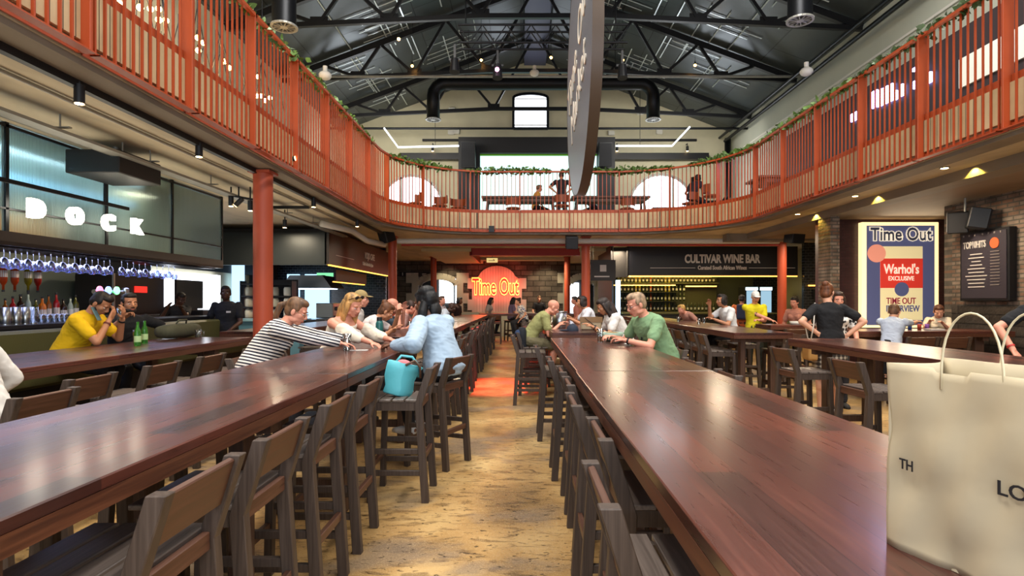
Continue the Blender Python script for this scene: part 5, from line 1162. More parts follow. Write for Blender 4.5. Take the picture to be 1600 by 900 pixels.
# ---------------------------------------------------------------- paper shopping bag on the near right table
bgz = TZ; A = Vector((.686, 1.075, 0)); d_ = (Vector((.746, .854, 0))-A).normalized(); n_ = Vector((-d_.y, d_.x, 0))
if n_.x < 0: n_ = -n_
bw, bt, bh = .40, .13, .335
bag = thing('paper_bag', 'large cream paper shopping bag with twisted cord handles at the right edge', 'shopping bag', A+d_*bw/2+n_*bt/2+Vector((0, 0, bgz)), math.atan2(d_.y, d_.x))
def q3(u, v, z): return (u-bw/2, v-bt/2, z)   # local: u along the face, v through the thickness
sgn = 1 if (Matrix.Rotation(math.atan2(d_.y, d_.x), 3, 'Z') @ Vector((0, 1, 0))).dot(n_) > 0 else -1
nu, nz = 26, 22; mb = MB()
rnd = random.Random(3)
def crumple(u, z): return .005*math.sin(u*37+z*21)+.004*math.sin(u*80-z*35)+.005*abs(math.sin(z*30-u*9))+(.016*max(0, .12-z)/.12*abs(math.sin(u*21+.6)))
def sheet(f, nu_, nz_):
    vs = [f(i/nu_, j/nz_) for j in range(nz_+1) for i in range(nu_+1)]
    mb.add(vs, [(j*(nu_+1)+i, j*(nu_+1)+i+1, (j+1)*(nu_+1)+i+1, (j+1)*(nu_+1)+i) for j in range(nz_) for i in range(nu_)], 0, True)
def rim(u): return -.012*(.5+.5*math.tanh((u-.13)*90))*(.5+.5*math.tanh((.21-u)*90))*0 + (-.008 if .09 < u < .15 or u > .24 else 0)
fx = lambda a, b: q3(a*bw-.012*(b < .12)*0, -.5*crumple(a*bw, b*bh)-.010*math.sin(b*PI)*math.sin(a*PI), b*(bh+rim(a*bw)))
sheet(fx, 60, 24)
sheet(lambda a, b: q3(a*bw, bt+.004*math.sin(a*20), b*(bh+.006)), 20, 10)
for e in (0, 1): sheet(lambda a, b: q3(e*bw+(1 if e == 0 else -1)*(.03*math.sin(b*PI/2)*math.sin(a*PI)*(b > .3)), a*bt, b*bh), 10, 14)
mb.box((0, 0, .004), (bw, bt, .006))
o = part('bag_body', mb, M['paper'], bag); 
mod = o.modifiers.new('solid', 'SOLIDIFY'); mod.thickness = .0015
for v in (-.002, bt+.002):
    pts_ = [q3(.103+.1*(.5-.5*math.cos(PI*k/16)), v, bh-.035+.13*math.sin(PI*k/16)**.7) for k in range(17)]
    part('handle', MB().tube(pts_, .0019, 8), M['cord'], bag)
for tx, u, z, sz in (('TH', .034, .157, .026), ('LO', .199, .165, .031)):
    me = text_mesh(tx, sz, Matrix.Translation(q3(u, -.013, z)) @ Matrix.Rotation(PI/2, 4, 'X'), .0006, .0004, .8 if tx == 'TH' else 1.1, align='LEFT')
    link('printed_lettering', me, M['ink'], bag)
# turquoise tote on the pulled-out stool
tt = thing('tote_bag', 'turquoise tote bag with handles on the pulled-out stool seat', 'bag', (-.96, 4.42, .775), R(25)); tq = mat('turquoise_fabric', '#58b2be', .55, bump=.3, bscale=9)
mm2 = Matrix.Rotation(R(16), 4, 'Y')
m = MB(); m.loft([(Vector((.012*math.sin(z*30), 0, z)), Vector((1, 0, 0)), Vector((0, 1, 0)), a_, b_) for z, a_, b_ in ((.0, .105, .05), (.01, .115, .058), (.06, .118, .05), (.13, .125, .052), (.2, .135, .040), (.255, .15, .036))], 4); part('bag_body', m, tq, tt, .006).matrix_local = mm2 @ Matrix.Rotation(R(0), 4, 'Z')
part('handle', MB().tube([(-.06, .04, .24), (-.03, .05, .30), (.06, .06, .31), (.12, .05, .26), (.15, .05, .17)], .011, 6), tq, tt).matrix_local = mm2
part('handle', MB().tube([(.0, -.04, .24), (.06, -.03, .29), (.12, -.02, .25), (.15, 0, .17)], .010, 6), mat('brown_handle', '#5a4030', .6), tt).matrix_local = mm2
part('pink_cloth', MB().ell((.0, 0, .25), (.06, .03, .03)), mat('pink_cloth', '#d87a80', .7), tt).matrix_local = mm2
# jackets and small bag on stools
t = thing('draped_jacket', 'dark blue and black jackets draped over the stool behind the khaki-shirt man', 'jacket', (.02, 9.3, .6)); part('jacket_cloth', MB().loft([(Vector((0, 0, z)), Vector((0, 1, 0)), Vector((1, 0, 0)), a_, b_) for z, a_, b_ in ((0, .18, .05), (.1, .22, .07), (.3, .22, .075), (.42, .2, .07), (.47, .15, .05))], 18), mat('jacket_dark', '#171a22', .9, bump=.8, bscale=9), t); part('jacket_lining', MB().ell((-.06, -.1, .38), (.06, .1, .06)), mat('jacket_blue', '#24385a', .9), t)
# ---------------------------------------------------------------- people
SKIN = {'fair': mat('skin_fair', '#d9a184', .5), 'pink': mat('skin_pink', '#d8937a', .5), 'tan': mat('skin_tan', '#b97f5c', .5), 'brown': mat('skin_brown', '#6e4530', .5), 'deep': mat('skin_deep', '#452a1e', .5)}
for k in SKIN: SKIN[k].node_tree.nodes['Principled BSDF'].inputs['Subsurface Weight'].default_value = .0
LIP = mat('lips', '#a8604f', .5); LIPD = mat('lips_dark', '#4a2a24', .5); EYEW = mat('eye_white', '#e6e0da', .3); EYED = mat('eye_dark', '#1c1410', .3)
HAIRM = {}
def hairm(c):
    if c not in HAIRM:
        m = mat('hair_'+c.strip('#'), c, .55); N, L, b = nodes(m)
        n = N.new('ShaderNodeTexNoise'); n.inputs['Scale'].default_value = 30; n.inputs['Detail'].default_value = 4; L.new(coords(N, L, (1, 1, .25)), n.inputs['Vector'])
        cc = hexc(c); L.new(ramp(N, L, n.outputs['Fac'], [(.35, tuple(x*.45 for x in cc[:3])+(1,)), (.65, tuple(min(1, x*1.3) for x in cc[:3])+(1,))]), b.inputs['Base Color'])
        bp = N.new('ShaderNodeBump'); bp.inputs['Strength'].default_value = .6; bp.inputs['Distance'].default_value = .01; L.new(n.outputs['Fac'], bp.inputs['Height']); L.new(bp.outputs[0], b.inputs['Normal'])
        HAIRM[c] = m
    return HAIRM[c]
CLM = {}
def cloth(c, kind=None):
    k = (c, kind)
    if k not in CLM:
        if kind == 'stripes':
            m = mat('striped_knit', c, .85); N, L, b = nodes(m); t = N.new('ShaderNodeTexWave'); t.bands_direction = 'Z'; t.inputs['Scale'].default_value = 11.5; t.inputs['Distortion'].default_value = .35; t.inputs['Detail'].default_value = 0
            L.new(coords(N, L, (1, 1, 1), (R(14), R(10), 0)), t.inputs['Vector']); L.new(ramp(N, L, t.outputs['Fac'], [(.50, '#e4dcd4'), (.56, '#1a1a2c')]), b.inputs['Base Color'])
        elif kind == 'plaid':
            m = mat('plaid_skirt', c, .85); N, L, b = nodes(m)
            o_ = []
            for d in 'XZ':
                t = N.new('ShaderNodeTexWave'); t.bands_direction = d; t.inputs['Scale'].default_value = 5.5; L.new(coords(N, L), t.inputs['Vector']); o_.append(t.outputs['Fac'])
            a_ = mixc(N, L, .5, o_[0], o_[1]); L.new(ramp(N, L, a_, [(.35, '#26201f'), (.6, '#6d6258'), (.8, '#a39c90')]), b.inputs['Base Color'])
        elif kind == 'pattern':
            m = mat('patterned_shirt', c, .8); N, L, b = nodes(m); t = N.new('ShaderNodeTexVoronoi'); t.inputs['Scale'].default_value = 16; L.new(coords(N, L), t.inputs['Vector']); L.new(ramp(N, L, t.outputs['Distance'], [(.35, c), (.5, '#e8e6e4')]), b.inputs['Base Color'])
        elif kind == 'denim':
            m = mat('pale_denim', c, .8, bump=.25, bscale=8, var=.05, vscale=2)
        else: m = mat('cloth_'+c.strip('#'), c, .85, bump=.55, bscale=7)
        CLM[k] = m
    return CLM[k]
from mathutils import noise as mnoise
def blob(mb, vox, it=4, fac=.5, wr=0, sd=0):
    me = mb.mesh('tmp'); o = bpy.data.objects.new('tmp', me); COL.objects.link(o)
    m = o.modifiers.new('r', 'REMESH'); m.mode = 'VOXEL'; m.voxel_size = vox; m.use_smooth_shade = True
    s = o.modifiers.new('s', 'SMOOTH'); s.iterations = it; s.factor = fac
    out = bpy.data.meshes.new_from_object(o.evaluated_get(bpy.context.evaluated_depsgraph_get()))
    bpy.data.objects.remove(o); bpy.data.meshes.remove(me)
    if wr:
        cs = [v.co.copy() for v in out.vertices]; ns_ = [v.normal.copy() for v in out.vertices]
        for v, c, n in zip(out.vertices, cs, ns_):
            q_ = Vector((c.x*9+sd, c.y*9, c.z*14+c.x*6)); v.co = c+n*wr*(mnoise.noise(q_)+.5*(1-2*abs(mnoise.noise(q_*1.9))))
    out.polygons.foreach_set('use_smooth', [True]*len(out.polygons)); out.materials.clear(); return out
def ik(a, b, l1, l2, pole):
    a, b = Vector(a), Vector(b); d = b-a; L_ = d.length; mx = (l1+l2)*.995
    if L_ > mx: b = a+d*(mx/L_); d = b-a; L_ = mx
    x = (l1*l1-l2*l2+L_*L_)/(2*L_); h = math.sqrt(max(0, l1*l1-x*x)); u = d.normalized()
    p = Vector(pole); p = (p-u*p.dot(u)); p = p.normalized() if p.length > 1e-4 else u.orthogonal().normalized()
    return a+u*x+p*h, b
def person(label, x, y, z, face, seat=True, lean=12, side=0, turn=0, s=1.0, female=False, skin='fair', hair='short', hairc='#2a1a12', shirt='#888888', skind=None, sleeve='short',
           legs='pants', legc='#20222a', lkind=None, head=(10, 0, 0), hl=None, hr=None, pl=(-.5, -.2, -1), pr=(.5, -.2, -1), curl=25, pnl=(0, 0, -1), pnr=(0, 0, -1), fl=None, fr=None,
           q=1, extra=(), shoe='#2a2a2a', wide=1.0, neckfwd=.05, world_hands=False, back=None, eyes=True, cat='person', girth=1.0, collar=None):
    """local frame: +Y forward, +X the person's right; z = height of the seat or floor. q: 0 far, 1 middle, 2 near"""
    vox = (.017, .011, .0062)[q]
    root = thing('person', label, cat, (x, y, z), R(face)); inv = Matrix.Rotation(-R(face), 3, 'Z')
    if world_hands:
        if hl is not None: hl = inv @ (Vector(hl)-Vector((x, y, z)))
        if hr is not None: hr = inv @ (Vector(hr)-Vector((x, y, z)))
    hz = (.10 if seat else .93)*s
    P = Vector((0, 0, hz)); RL = Matrix.Rotation(R(turn), 3, 'Z') @ Matrix.Rotation(-R(lean), 3, 'X') @ Matrix.Rotation(R(side), 3, 'Y')
    RL2 = Matrix.Rotation(R(turn), 3, 'Z') @ Matrix.Rotation(-R(lean*1.35+3), 3, 'X') @ Matrix.Rotation(R(side), 3, 'Y')
    def T_(v, k=1.0): return P+(RL @ Vector(v))*s
    waist = T_((0, 0, .18)); chest = waist+(RL2 @ Vector((0, .0, .17)))*s; neck = waist+(RL2 @ Vector((0, -.005, .335)))*s
    ax = RL @ Vector((1, 0, 0)); ay = RL @ Vector((0, 1, 0)); ax2 = RL2 @ Vector((1, 0, 0)); ay2 = RL2 @ Vector((0, 1, 0)); up2 = RL2 @ Vector((0, 0, 1))
    sw = (.165 if female else .185)*s*wide; hw = (.165 if female else .15)*s; g = girth
    def torso(mb, e=0.0, top=True, bottom=True):
        rg = []
        if bottom: rg.append((P+RL @ Vector((0, 0, -.07*s)), ax, ay, (.13*s)+e, (.10*s)+e))
        rg += [(P, ax, ay, hw*g**.5+e, .115*s*g+e), (T_((0, 0, .09)), ax, ay, hw*.95*g**.5+e, .11*s*g+e), (waist, ax, ay, (.125 if female else .138)*s*g**.6+e, .095*s*g+e),
               (waist.lerp(chest, .55), ax2, ay2, (.14 if female else .155)*s+e, .108*s*g**.5+e), (chest+up2*.03*s, ax2, ay2, sw*.93+e, .112*s+e), (chest+up2*.10*s, ax2, ay2, sw*.92+e, .095*s+e)]
        if top: rg += [(neck-up2*.03*s, ax2, ay2, sw*.62+e, .072*s+e), (neck, ax2, ay2, .062*s+e*.7, .056*s+e*.7)]
        mb.loft(rg, 22)
        if female:
            for k in (-1, 1): mb.ell(chest+ax2*k*.072*s+ay2*.075*s+up2*.0, (.062*s+e, .062*s+e, .06*s+e), n=12)
    SH = [neck+ax2*(k*sw)-up2*.075*s for k in (-1, 1)]
    la, lf = .285*s, .25*s
    HL = Vector(hl) if hl is not None else P+Vector((-.22, .22, .0))*s
    HR = Vector(hr) if hr is not None else P+Vector((.22, .22, .0))*s
    EL, HL = ik(SH[0], HL, la, lf, Vector(pl)); ER, HR = ik(SH[1], HR, la, lf, Vector(pr))
    hip = [P+Vector((k*.09*s, .0, -.01*s)) for k in (-1, 1)]
    if seat:
        FL = Vector(fl) if fl is not None else Vector((-.12*s, .30*s, -.42*s)); FR = Vector(fr) if fr is not None else Vector((.12*s, .34*s, -.42*s))
        pk = (0, 1, .6)
    else:
        FL = Vector(fl) if fl is not None else Vector((-.11*s, 0, .08*s)); FR = Vector(fr) if fr is not None else Vector((.11*s, .04, .08*s)); pk = (0, 1, 0)
    KL, FL = ik(hip[0], FL, .43*s, .42*s, pk); KR, FR = ik(hip[1], FR, .43*s, .42*s, pk)
    # head
    hc = neck+up2*.085*s+ay2*neckfwd*s+Vector((0, 0, .055*s))
    Hm = Matrix.Translation(hc) @ (Matrix.Rotation(R(turn), 4, 'Z') @ Matrix.Rotation(R(head[1]), 4, 'Z') @ Matrix.Rotation(-R(head[0]), 4, 'X') @ Matrix.Rotation(R(head[2]), 4, 'Y')) @ Matrix.Scale(s if s > .9 else s*1.12, 4)
    def E(mb, c, r, n=16): mb.ell(c, r, Hm, n)
    b = MB(); torso(b)
    for k, S, El, W in ((0, SH[0], EL, HL), (1, SH[1], ER, HR)):
        b.cap(S, El, .048*s, .038*s); b.cap(El, W, .039*s, .026*s); b.ell(S, .056*s, n=12)
    for k in (0, 1):
        b.cap(hip[k], (KL, KR)[k], .078*s, .052*s); b.cap((KL, KR)[k], (FL, FR)[k], .052*s, .035*s)
        b.ell((KL, KR)[k].lerp((FL, FR)[k], .3)-Vector((0, .015, 0)), (.05*s, .05*s, .09*s))
        b.cap((FL, FR)[k]+Vector((0, -.03, -.04))*s, (FL, FR)[k]+Vector((0, .14, -.05))*s, .033*s, .028*s)
    b.cap(neck-up2*.06*s, Hm @ Vector((0, -.02, -.05)), .056*s, .050*s)
    E(b, (0, -.014, .038), (.075, .094, .080), 20); E(b, (0, .022, -.028), (.060, .068, .084), 20); E(b, (0, .050, -.088), (.032, .028, .024))
    for k in (-1, 1):
        E(b, (k*.036, .050, -.022), (.028, .026, .028)); E(b, (k*.030, .072, .024), (.026, .014, .010)); E(b, (k*.077, -.008, -.008), (.010, .020, .032)); E(b, (k*.048, .005, -.070), (.018, .040, .022))
        E(b, (k*.011, .094, -.034), (.009, .011, .008))
    b.cyl(Hm @ Vector((0, .078, .018)), Hm @ Vector((0, .103, -.026)), .008, .013, 10); E(b, (0, .101, -.029), (.012, .012, .011)); E(b, (0, .085, -.060), (.025, .011, .006)); E(b, (0, .084, -.070), (.021, .011, .007))
    # hands
    for sgn, El, W, pn in ((-1, EL, HL, pnl), (1, ER, HR, pnr)):
        d = (W-El).normalized(); nn = Vector(pn); nn = (nn-d*nn.dot(d)); nn = nn.normalized() if nn.length > 1e-3 else d.orthogonal()
        t = d.cross(nn) if sgn < 0 else nn.cross(d)   # thumb side
        if isinstance(curl, tuple): cu = curl[0] if sgn < 0 else curl[1]
        else: cu = curl
        hs = s*(.93 if female else 1.0)
        W0 = W+d*.01
        for j, (off, ln, rr) in enumerate(((.030, .070, .0088), (.010, .080, .009), (-.010, .075, .0086), (-.030, .058, .0078))):
            kn = W0+d*(.088-.006*abs(j-1))*hs+t*off*hs
            b.cap(W0+t*off*.55*hs, kn, .0145*hs, .0115*hs, 8)
            if q == 0:
                b.cap(kn, kn+(d*math.cos(R(cu))+nn*math.sin(R(cu)))*ln*hs, .010*hs, .008*hs, 8); continue
            a = kn; ang = 0
            for seg, (f_, da) in enumerate(((.45, .6), (.32, 1.0), (.23, .8))):
                ang += R(cu)*da; dd = d*math.cos(ang)+nn*math.sin(ang)+t*off*1.2
                e_ = a+dd.normalized()*ln*f_*hs*1.12; b.cap(a, e_, rr*hs*(1-.08*seg), rr*hs*(.92-.08*seg), 8); a = e_
        b.ell(W0+d*.045*hs, .016*hs); a = W0+d*.022*hs+t*.022*hs; dd = (d*.65+t*.8+nn*.25).normalized(); m_ = a+dd*.042*hs
        b.cap(a, m_, .0135*hs, .011*hs, 8); b.cap(m_, m_+(d*.85+t*.2+nn*.45).normalized()*.034*hs, .0105*hs, .0085*hs, 8)
    body = blob(b, vox, 3 if q == 2 else 2); body.materials.append(SKIN[skin]); body.materials.append(LIPD if skin in ('deep', 'brown') else LIP)
    if q:
        Hi = Hm.inverted()
        for p_ in body.polygons:
            c = Hi @ p_.center
            if c.y > .078 and abs(c.x) < .024 and -.077 < c.z < -.055: p_.material_index = 1
    link('body', body, None, root)
    # clothes
    if shirt:
        m = MB(); torso(m, .014*s+(.006 if g > 1 else 0), bottom=True); e = 0
        for S, El, W in ((SH[0], EL, HL), (SH[1], ER, HR)):
            m.ell(S, .069*s, n=12)
            if sleeve == 'short': m.cap(S, S.lerp(El, .62), .063*s, .060*s)
            elif sleeve == 'half': m.cap(S, El, .062*s, .054*s); m.cap(El, El.lerp(W, .35), .052*s, .048*s)
            elif sleeve == 'long': m.cap(S, El, .062*s, .053*s); m.cap(El, El.lerp(W, .93), .052*s, .038*s)
            elif sleeve == 'puff': m.cap(S, El, .082*s, .085*s); m.cap(El, El.lerp(W, .9), .080*s, .045*s)
        cutz = None
        sm = blob(m, max(vox, .009), 3, wr=(.008 if skind == 'denim' else .0075) if q else 0, sd=x*7)
        if sleeve == 'strap':
            m2 = MB(); torso(m2, .010*s, top=False); sm = blob(m2, max(vox, .009), 2)
        sm.materials.append(cloth(shirt, skind)); link('jacket' if skind == 'denim' else 'shirt', sm, None, root)
    if legs in ('pants', 'shorts'):
        m = MB(); m.loft([(P+RL @ Vector((0, 0, -.10*s)), ax, ay, .12*s, .10*s), (P, ax, ay, hw+.012, .13*s), (T_((0, 0, .08)), ax, ay, hw*.95+.01, .122*s)], 18)
        for k in (0, 1):
            K, F_ = (KL, KR)[k], (FL, FR)[k]
            if legs == 'pants': m.cap(hip[k], K, .093*s, .068*s); m.cap(K, K.lerp(F_, .93), .066*s, .052*s)
            else: m.cap(hip[k], hip[k].lerp(K, .85), .096*s, .084*s)
        lm = blob(m, max(vox, .011), 3, wr=.007 if q else 0); lm.materials.append(cloth(legc, lkind)); link('trousers' if legs == 'pants' else 'shorts', lm, None, root)
    elif legs == 'skirt':
        m = MB(); m.loft([(T_((0, 0, .13)), ax, ay, .135*s, .105*s), (T_((0, 0, .05)), ax, ay, hw+.015, .13*s), (P-Vector((0, 0, .1))*s, ax, ay, hw+.035, .145*s), (P-Vector((0, 0, .38))*s, ax, ay, hw+.045, .155*s)][::-1], 24)
        lm = blob(m, .012, 2); lm.materials.append(cloth(legc, lkind)); link('skirt', lm, None, root)
    m = MB()
    for F_ in (FL, FR): m.loft([(F_+Vector((0, -.055, -.045))*s, Vector((1, 0, 0)), Vector((0, 0, 1)), .03*s, .03*s), (F_+Vector((0, 0, -.045))*s, Vector((1, 0, 0)), Vector((0, 0, 1)), .042*s, .045*s), (F_+Vector((0, .12, -.052))*s, Vector((1, 0, 0)), Vector((0, 0, 1)), .046*s, .034*s), (F_+Vector((0, .19, -.06))*s, Vector((1, 0, 0)), Vector((0, 0, 1)), .03*s, .022*s)], 14)
    link('shoe', m.mesh('shoe'), cloth(shoe), root)
    # hair
    if hair:
        m = MB()
        def HE(c, r, n=16): m.ell(c, r, Hm, n)
        if hair == 'bald':
            pass
        elif hair == 'cap':
            m.ell((0, -.014, .040), (.080, .100, .088), Hm, 18)
        else:
            sc_h = 1.0
            k_ = 0 if female else .004; HE((0, -.022, .050-k_), (.081-k_, .093-k_, .080-k_), 20); HE((0, -.043, -.002), (.076-k_, .066-k_, .073), 18)
            HE((0, .020, .088), (.064, .060, .040)) 
            for k in (-1, 1): HE((k*.066, -.012, .030), (.016, .045, .040))
        if hair in ('long', 'longdark'):
            for k in (-1, 1):
                m.tube([Hm @ Vector(v) for v in ((k*.070, .012, .045), (k*.085, .012, -.03), (k*.088, .0, -.12), (k*.080, .015, -.21), (k*.07, .03, -.27))], [.022, .026, .028, .024, .010], 10)
            for k in (-1, 1): HE((k*.066, -.030, -.03), (.030, .052, .085)); HE((k*.062, -.035, -.13), (.030, .045, .08))
            m.tube([Hm @ Vector(v) for v in ((0, -.07, .03), (0, -.09, -.06), (0, -.085, -.16), (0, -.08, -.25))], [.05, .062, .062, .03], 12)
            for k in (-1, 1): m.tube([Hm @ Vector(v) for v in ((k*.04, -.06, .03), (k*.055, -.07, -.07), (k*.055, -.065, -.17), (k*.05, -.06, -.25))], [.04, .045, .045, .02], 10)
        if hair == 'bob':
            HE((0, -.035, -.03), (.088, .075, .085), 18)
            for k in (-1, 1): HE((k*.072, .005, -.015), (.020, .045, .07))
        if hair == 'bun': HE((0, -.085, .095), (.045, .045, .042)); HE((0, -.05, -.03), (.068, .06, .06))
        if hair == 'tail': m.tube([Hm @ Vector(v) for v in ((0, -.10, .04), (0, -.15, .0), (0, -.15, -.10), (0, -.12, -.18))], [.022, .032, .028, .008], 10)
        if hair == 'topknot': HE((.0, -.05, .10), (.085, .085, .06)); HE((0, -.09, .03), (.085, .06, .085)); m.tube([Hm @ Vector(v) for v in ((-.05, -.05, .0), (-.08, -.03, -.08), (-.09, .0, -.17), (-.08, .02, -.26))], [.04, .045, .04, .02], 10); HE((.02, -.10, -.08), (.07, .05, .08))
        if hair == 'beard': HE((0, .040, -.082), (.052, .046, .036))
        if hair != 'bald' and m.v:
            hm = blob(m, max(vox*.9, .006), 2); hm.materials.append(hairm(hairc) if hair != 'cap' else cloth(hairc)); ho = link('hair' if hair != 'cap' else 'cap', hm, None, root)
            if hair == 'cap':
                pk_ = MB(); pk_.ell((0, .105, .045), (.062, .055, .010), Hm, 16); link('cap_peak', pk_.mesh('cap_peak'), cloth(hairc), ho)
    if eyes and q:
        for k in (-1, 1):
            m = MB(); m.ell((k*.030, .0705, .001), (.0145, .0125, .010), Hm, 12); e_ = link('eye', m.mesh('eye'), EYEW, root)
            m = MB(); m.ell((k*.030, .0785, -.001), (.0065, .0055, .0065), Hm, 10); link('iris', m.mesh('iris'), EYED, e_)
            m = MB(); m.tube([Hm @ Vector(v) for v in ((k*.014, .087, .023), (k*.030, .088, .029), (k*.047, .079, .022))], .0035, 6); link('eyebrow', m.mesh('eyebrow'), hairm(hairc if hair not in ('cap', 'bald') else '#3a2a20'), root)
            m = MB(); m.ell((k*.030, .0755, .0075), (.0155, .010, .005), Hm, 12); link('eyelid', m.mesh('eyelid'), SKIN[skin], root)
    root_info = dict(H=Hm, neck=neck, chest=chest, ax=ax2, ay=ay2, up=up2, EL=EL, ER=ER, HL=HL, HR=HR, P=P)
    for ex_ in extra:
        if ex_[0] == 'glasses':
            m = MB()
            for k in (-1, 1):
                cpt = Vector((k*.031, .092, -.002)); n = 14
                pts_ = [Hm @ (cpt+Vector((.024*math.cos(2*PI*j/n), 0, .017*math.sin(2*PI*j/n)))) for j in range(n+1)]; m.tube(pts_, .0022, 6)
                m.tube([Hm @ Vector((k*.054, .090, .002)), Hm @ Vector((k*.078, .04, .006)), Hm @ Vector((k*.080, -.01, .004))], .0022, 6)
            m.tube([Hm @ Vector((-.008, .095, .002)), Hm @ Vector((.008, .095, .002))], .002, 6)
            link('glasses', m.mesh('glasses'), mat('glasses_frame', ex_[1], .3), root)
        if ex_[0] == 'sunhead':
            m = MB()
            for k in (-1, 1): m.ell((k*.034, .060, .112), (.030, .010, .020), Hm, 14); m.tube([Hm @ Vector((k*.06, .055, .112)), Hm @ Vector((k*.082, .0, .07))], .004, 6)
            m.tube([Hm @ Vector((-.01, .064, .113)), Hm @ Vector((.01, .064, .113))], .004, 6); link('sunglasses', m.mesh('sunglasses'), mat('sunglass_black', '#241818', .15), root)
        if ex_[0] == 'hangglass':
            m = MB(); c = chest+ay2*.135*s-up2*.02
            m.ell(c, (.012, .006, .035)); m.ell(c+ax2*.02-up2*.03, (.012, .006, .03)); link('sunglasses', m.mesh('sunglasses'), mat('sunglass_hang', '#1a1a1c', .2), root)
        if ex_[0] in ('watch', 'band'):
            for W, El in ([(HL, EL)] if ex_[1] == 'l' else [(HR, ER)] if ex_[1] == 'r' else [(HL, EL), (HR, ER)]):
                c = W.lerp(El, .10 if ex_[0] == 'watch' else .16); d = (El-W).normalized(); m = MB(); m.cyl(c-d*.008, c+d*.008, .034*s, n=16)
                if ex_[0] == 'watch': m.box(c+Vector((0, 0, .033)), (.03, .03, .01))
                link('watch' if ex_[0] == 'watch' else 'wrist_band', m.mesh('watch'), mat('strap_'+ex_[2].strip('#'), ex_[2], .5), root)
        if ex_[0] == 'beard':
            m = MB(); m.ell((0, .038, -.076), (.058, .050, .036), Hm, 16); m.ell((0, .088, -.048), (.026, .009, .006), Hm); link('beard', m.mesh('beard'), hairm(ex_[1]), root)
        if ex_[0] == 'shawl':
            for El, S in ((EL, SH[0]), (ER, SH[1])):
                m = MB(); m.cap(S.lerp(El, .55), El, .066, .070); m.cap(El, El.lerp((HL if El is EL else HR), .45), .068, .05)
                sm = blob(m, .011, 3, wr=.010); sm.materials.append(cloth(ex_[1])); link('cardigan_sleeve', sm, None, root)
        if ex_[0] == 'pack':
            m = MB(); m.box((0, 0, 0), (.26, .13, .38), M=Matrix.Translation(chest-ay2*.19-up2*.06) @ RL2.to_4x4()); sm = blob(m, .02, 4); sm.materials.append(cloth(ex_[1])); link('backpack', sm, None, root)
        if ex_[0] == 'strapbag':
            m = MB(); a_ = SH[0]+up2*.075; c_ = P+Vector((-.25, -.02, -.12))
            m.tube([a_, a_.lerp(c_, .5)+Vector((-.03, -.13, .03)), c_+Vector((0, 0, .1))], .008, 6); m.tube([a_, a_.lerp(c_, .5)+Vector((-.05, .12, .03)), c_+Vector((0, .03, .1))], .008, 6); o_ = link('bag_strap', m.mesh('strap'), cloth('#d8d0c4'), root)
            m = MB(); m.box(c_, (.12, .26, .2)); sm = blob(m, .02, 3); sm.materials.append(cloth('#b0844a')); link('shoulder_bag', sm, None, root)
        if ex_[0] == 'badge':
            m = MB(); m.box(chest+ay2*.128*s+ax2*(-.07), (.07, .01, .03), M=None); link('shirt_print', m.mesh('shirt_print'), M['print'], root)
    root_info['root'] = root; root_info['Rf'] = Matrix.Rotation(R(face), 3, 'Z'); root_info['loc'] = Vector((x, y, z))
    return root_info
def held(info, v): return info['loc']+info['Rf'] @ Vector(v)
SZ = .768
# --- near left: striped shirt, blonde, denim jacket
person('woman in a navy and white striped top leaning on the left table', -2.36, 5.1, SZ, -78, lean=24, female=True, skin='pink', hair='tail', hairc='#6a4a30', shirt='#e4dcd4', skind='stripes', sleeve='long', head=(24, -6, 0), q=2, wide=1.12, girth=1.25,
       hl=(-1.52, 5.72, 1.10), hr=(-1.55, 5.2, 1.10), world_hands=True, pl=(-.6, -.2, -.8), pr=(.8, -.3, -.8), curl=30, extra=(('glasses', '#8a6a48'),))
person('blonde woman with sunglasses on her head and a white cardigan off the shoulders', -1.98, 6.0, SZ, -112, lean=17, female=True, skin='pink', hair='long', hairc='#b98a50', shirt='#e8dccb', sleeve='strap', head=(24, -4, 4), q=2,
       hl=(-1.35, 5.95, 1.10), hr=(-1.45, 5.55, 1.10), world_hands=True, pl=(-1, -.1, -.6), pr=(1, -.2, -.6), curl=28, extra=(('sunhead',), ('shawl', '#ddd0bc')))
person('person in an oversized pale denim jacket with black hair seen from behind', -.70, 5.3, SZ, 64, lean=13, female=True, skin='brown', hair='topknot', hairc='#0e0c0d', shirt='#a3b8cc', skind='denim', sleeve='puff', head=(14, -4, 0), q=2, wide=1.25, girth=1.35,
       hl=(-1.13, 5.08, 1.11), hr=(-1.08, 5.52, 1.11), world_hands=True, pl=(-.9, -.2, -.7), pr=(.9, -.2, -.6), curl=45, legc='#14151a', shoe='#c8c8c8')
# --- banquette: yellow shirt, drinking man
yi = person('man in a yellow tee holding his head with a phone at his ear', -4.62, 5.86, .81, -80, lean=20, skin='tan', hair='short', hairc='#1a1210', shirt='#e6b80c', sleeve='short', head=(42, 0, 6), q=2, wide=1.08, girth=1.1,
       hl=(-4.18, 6.04, 1.31), hr=(-4.19, 5.86, 1.30), world_hands=True, pl=(-.35, .7, -1.6), pr=(.35, .7, -1.6), curl=28, pnl=(0, -1, 0), pnr=(0, -1, 0), legc='#2a2c34', extra=(('band', 'r', '#6a2a1c'), ('watch', 'l', '#1c1c1e')))
ph = held(yi, yi['HR']); o = thing('phone', 'grey smartphone held to the ear of the man in yellow', 'phone', ph+Vector((-.11, -.03, .07)), R(10)); part('case', MB().box((0, 0, 0), (.008, .072, .15), M=Matrix.Rotation(R(-25), 4, 'Y')), mat('phone_case', '#4f7078', .4), o, .003); part('camera', MB().box((.008, .02, .05), (.004, .02, .03), M=Matrix.Rotation(R(-25), 4, 'Y')), M['black'], o)
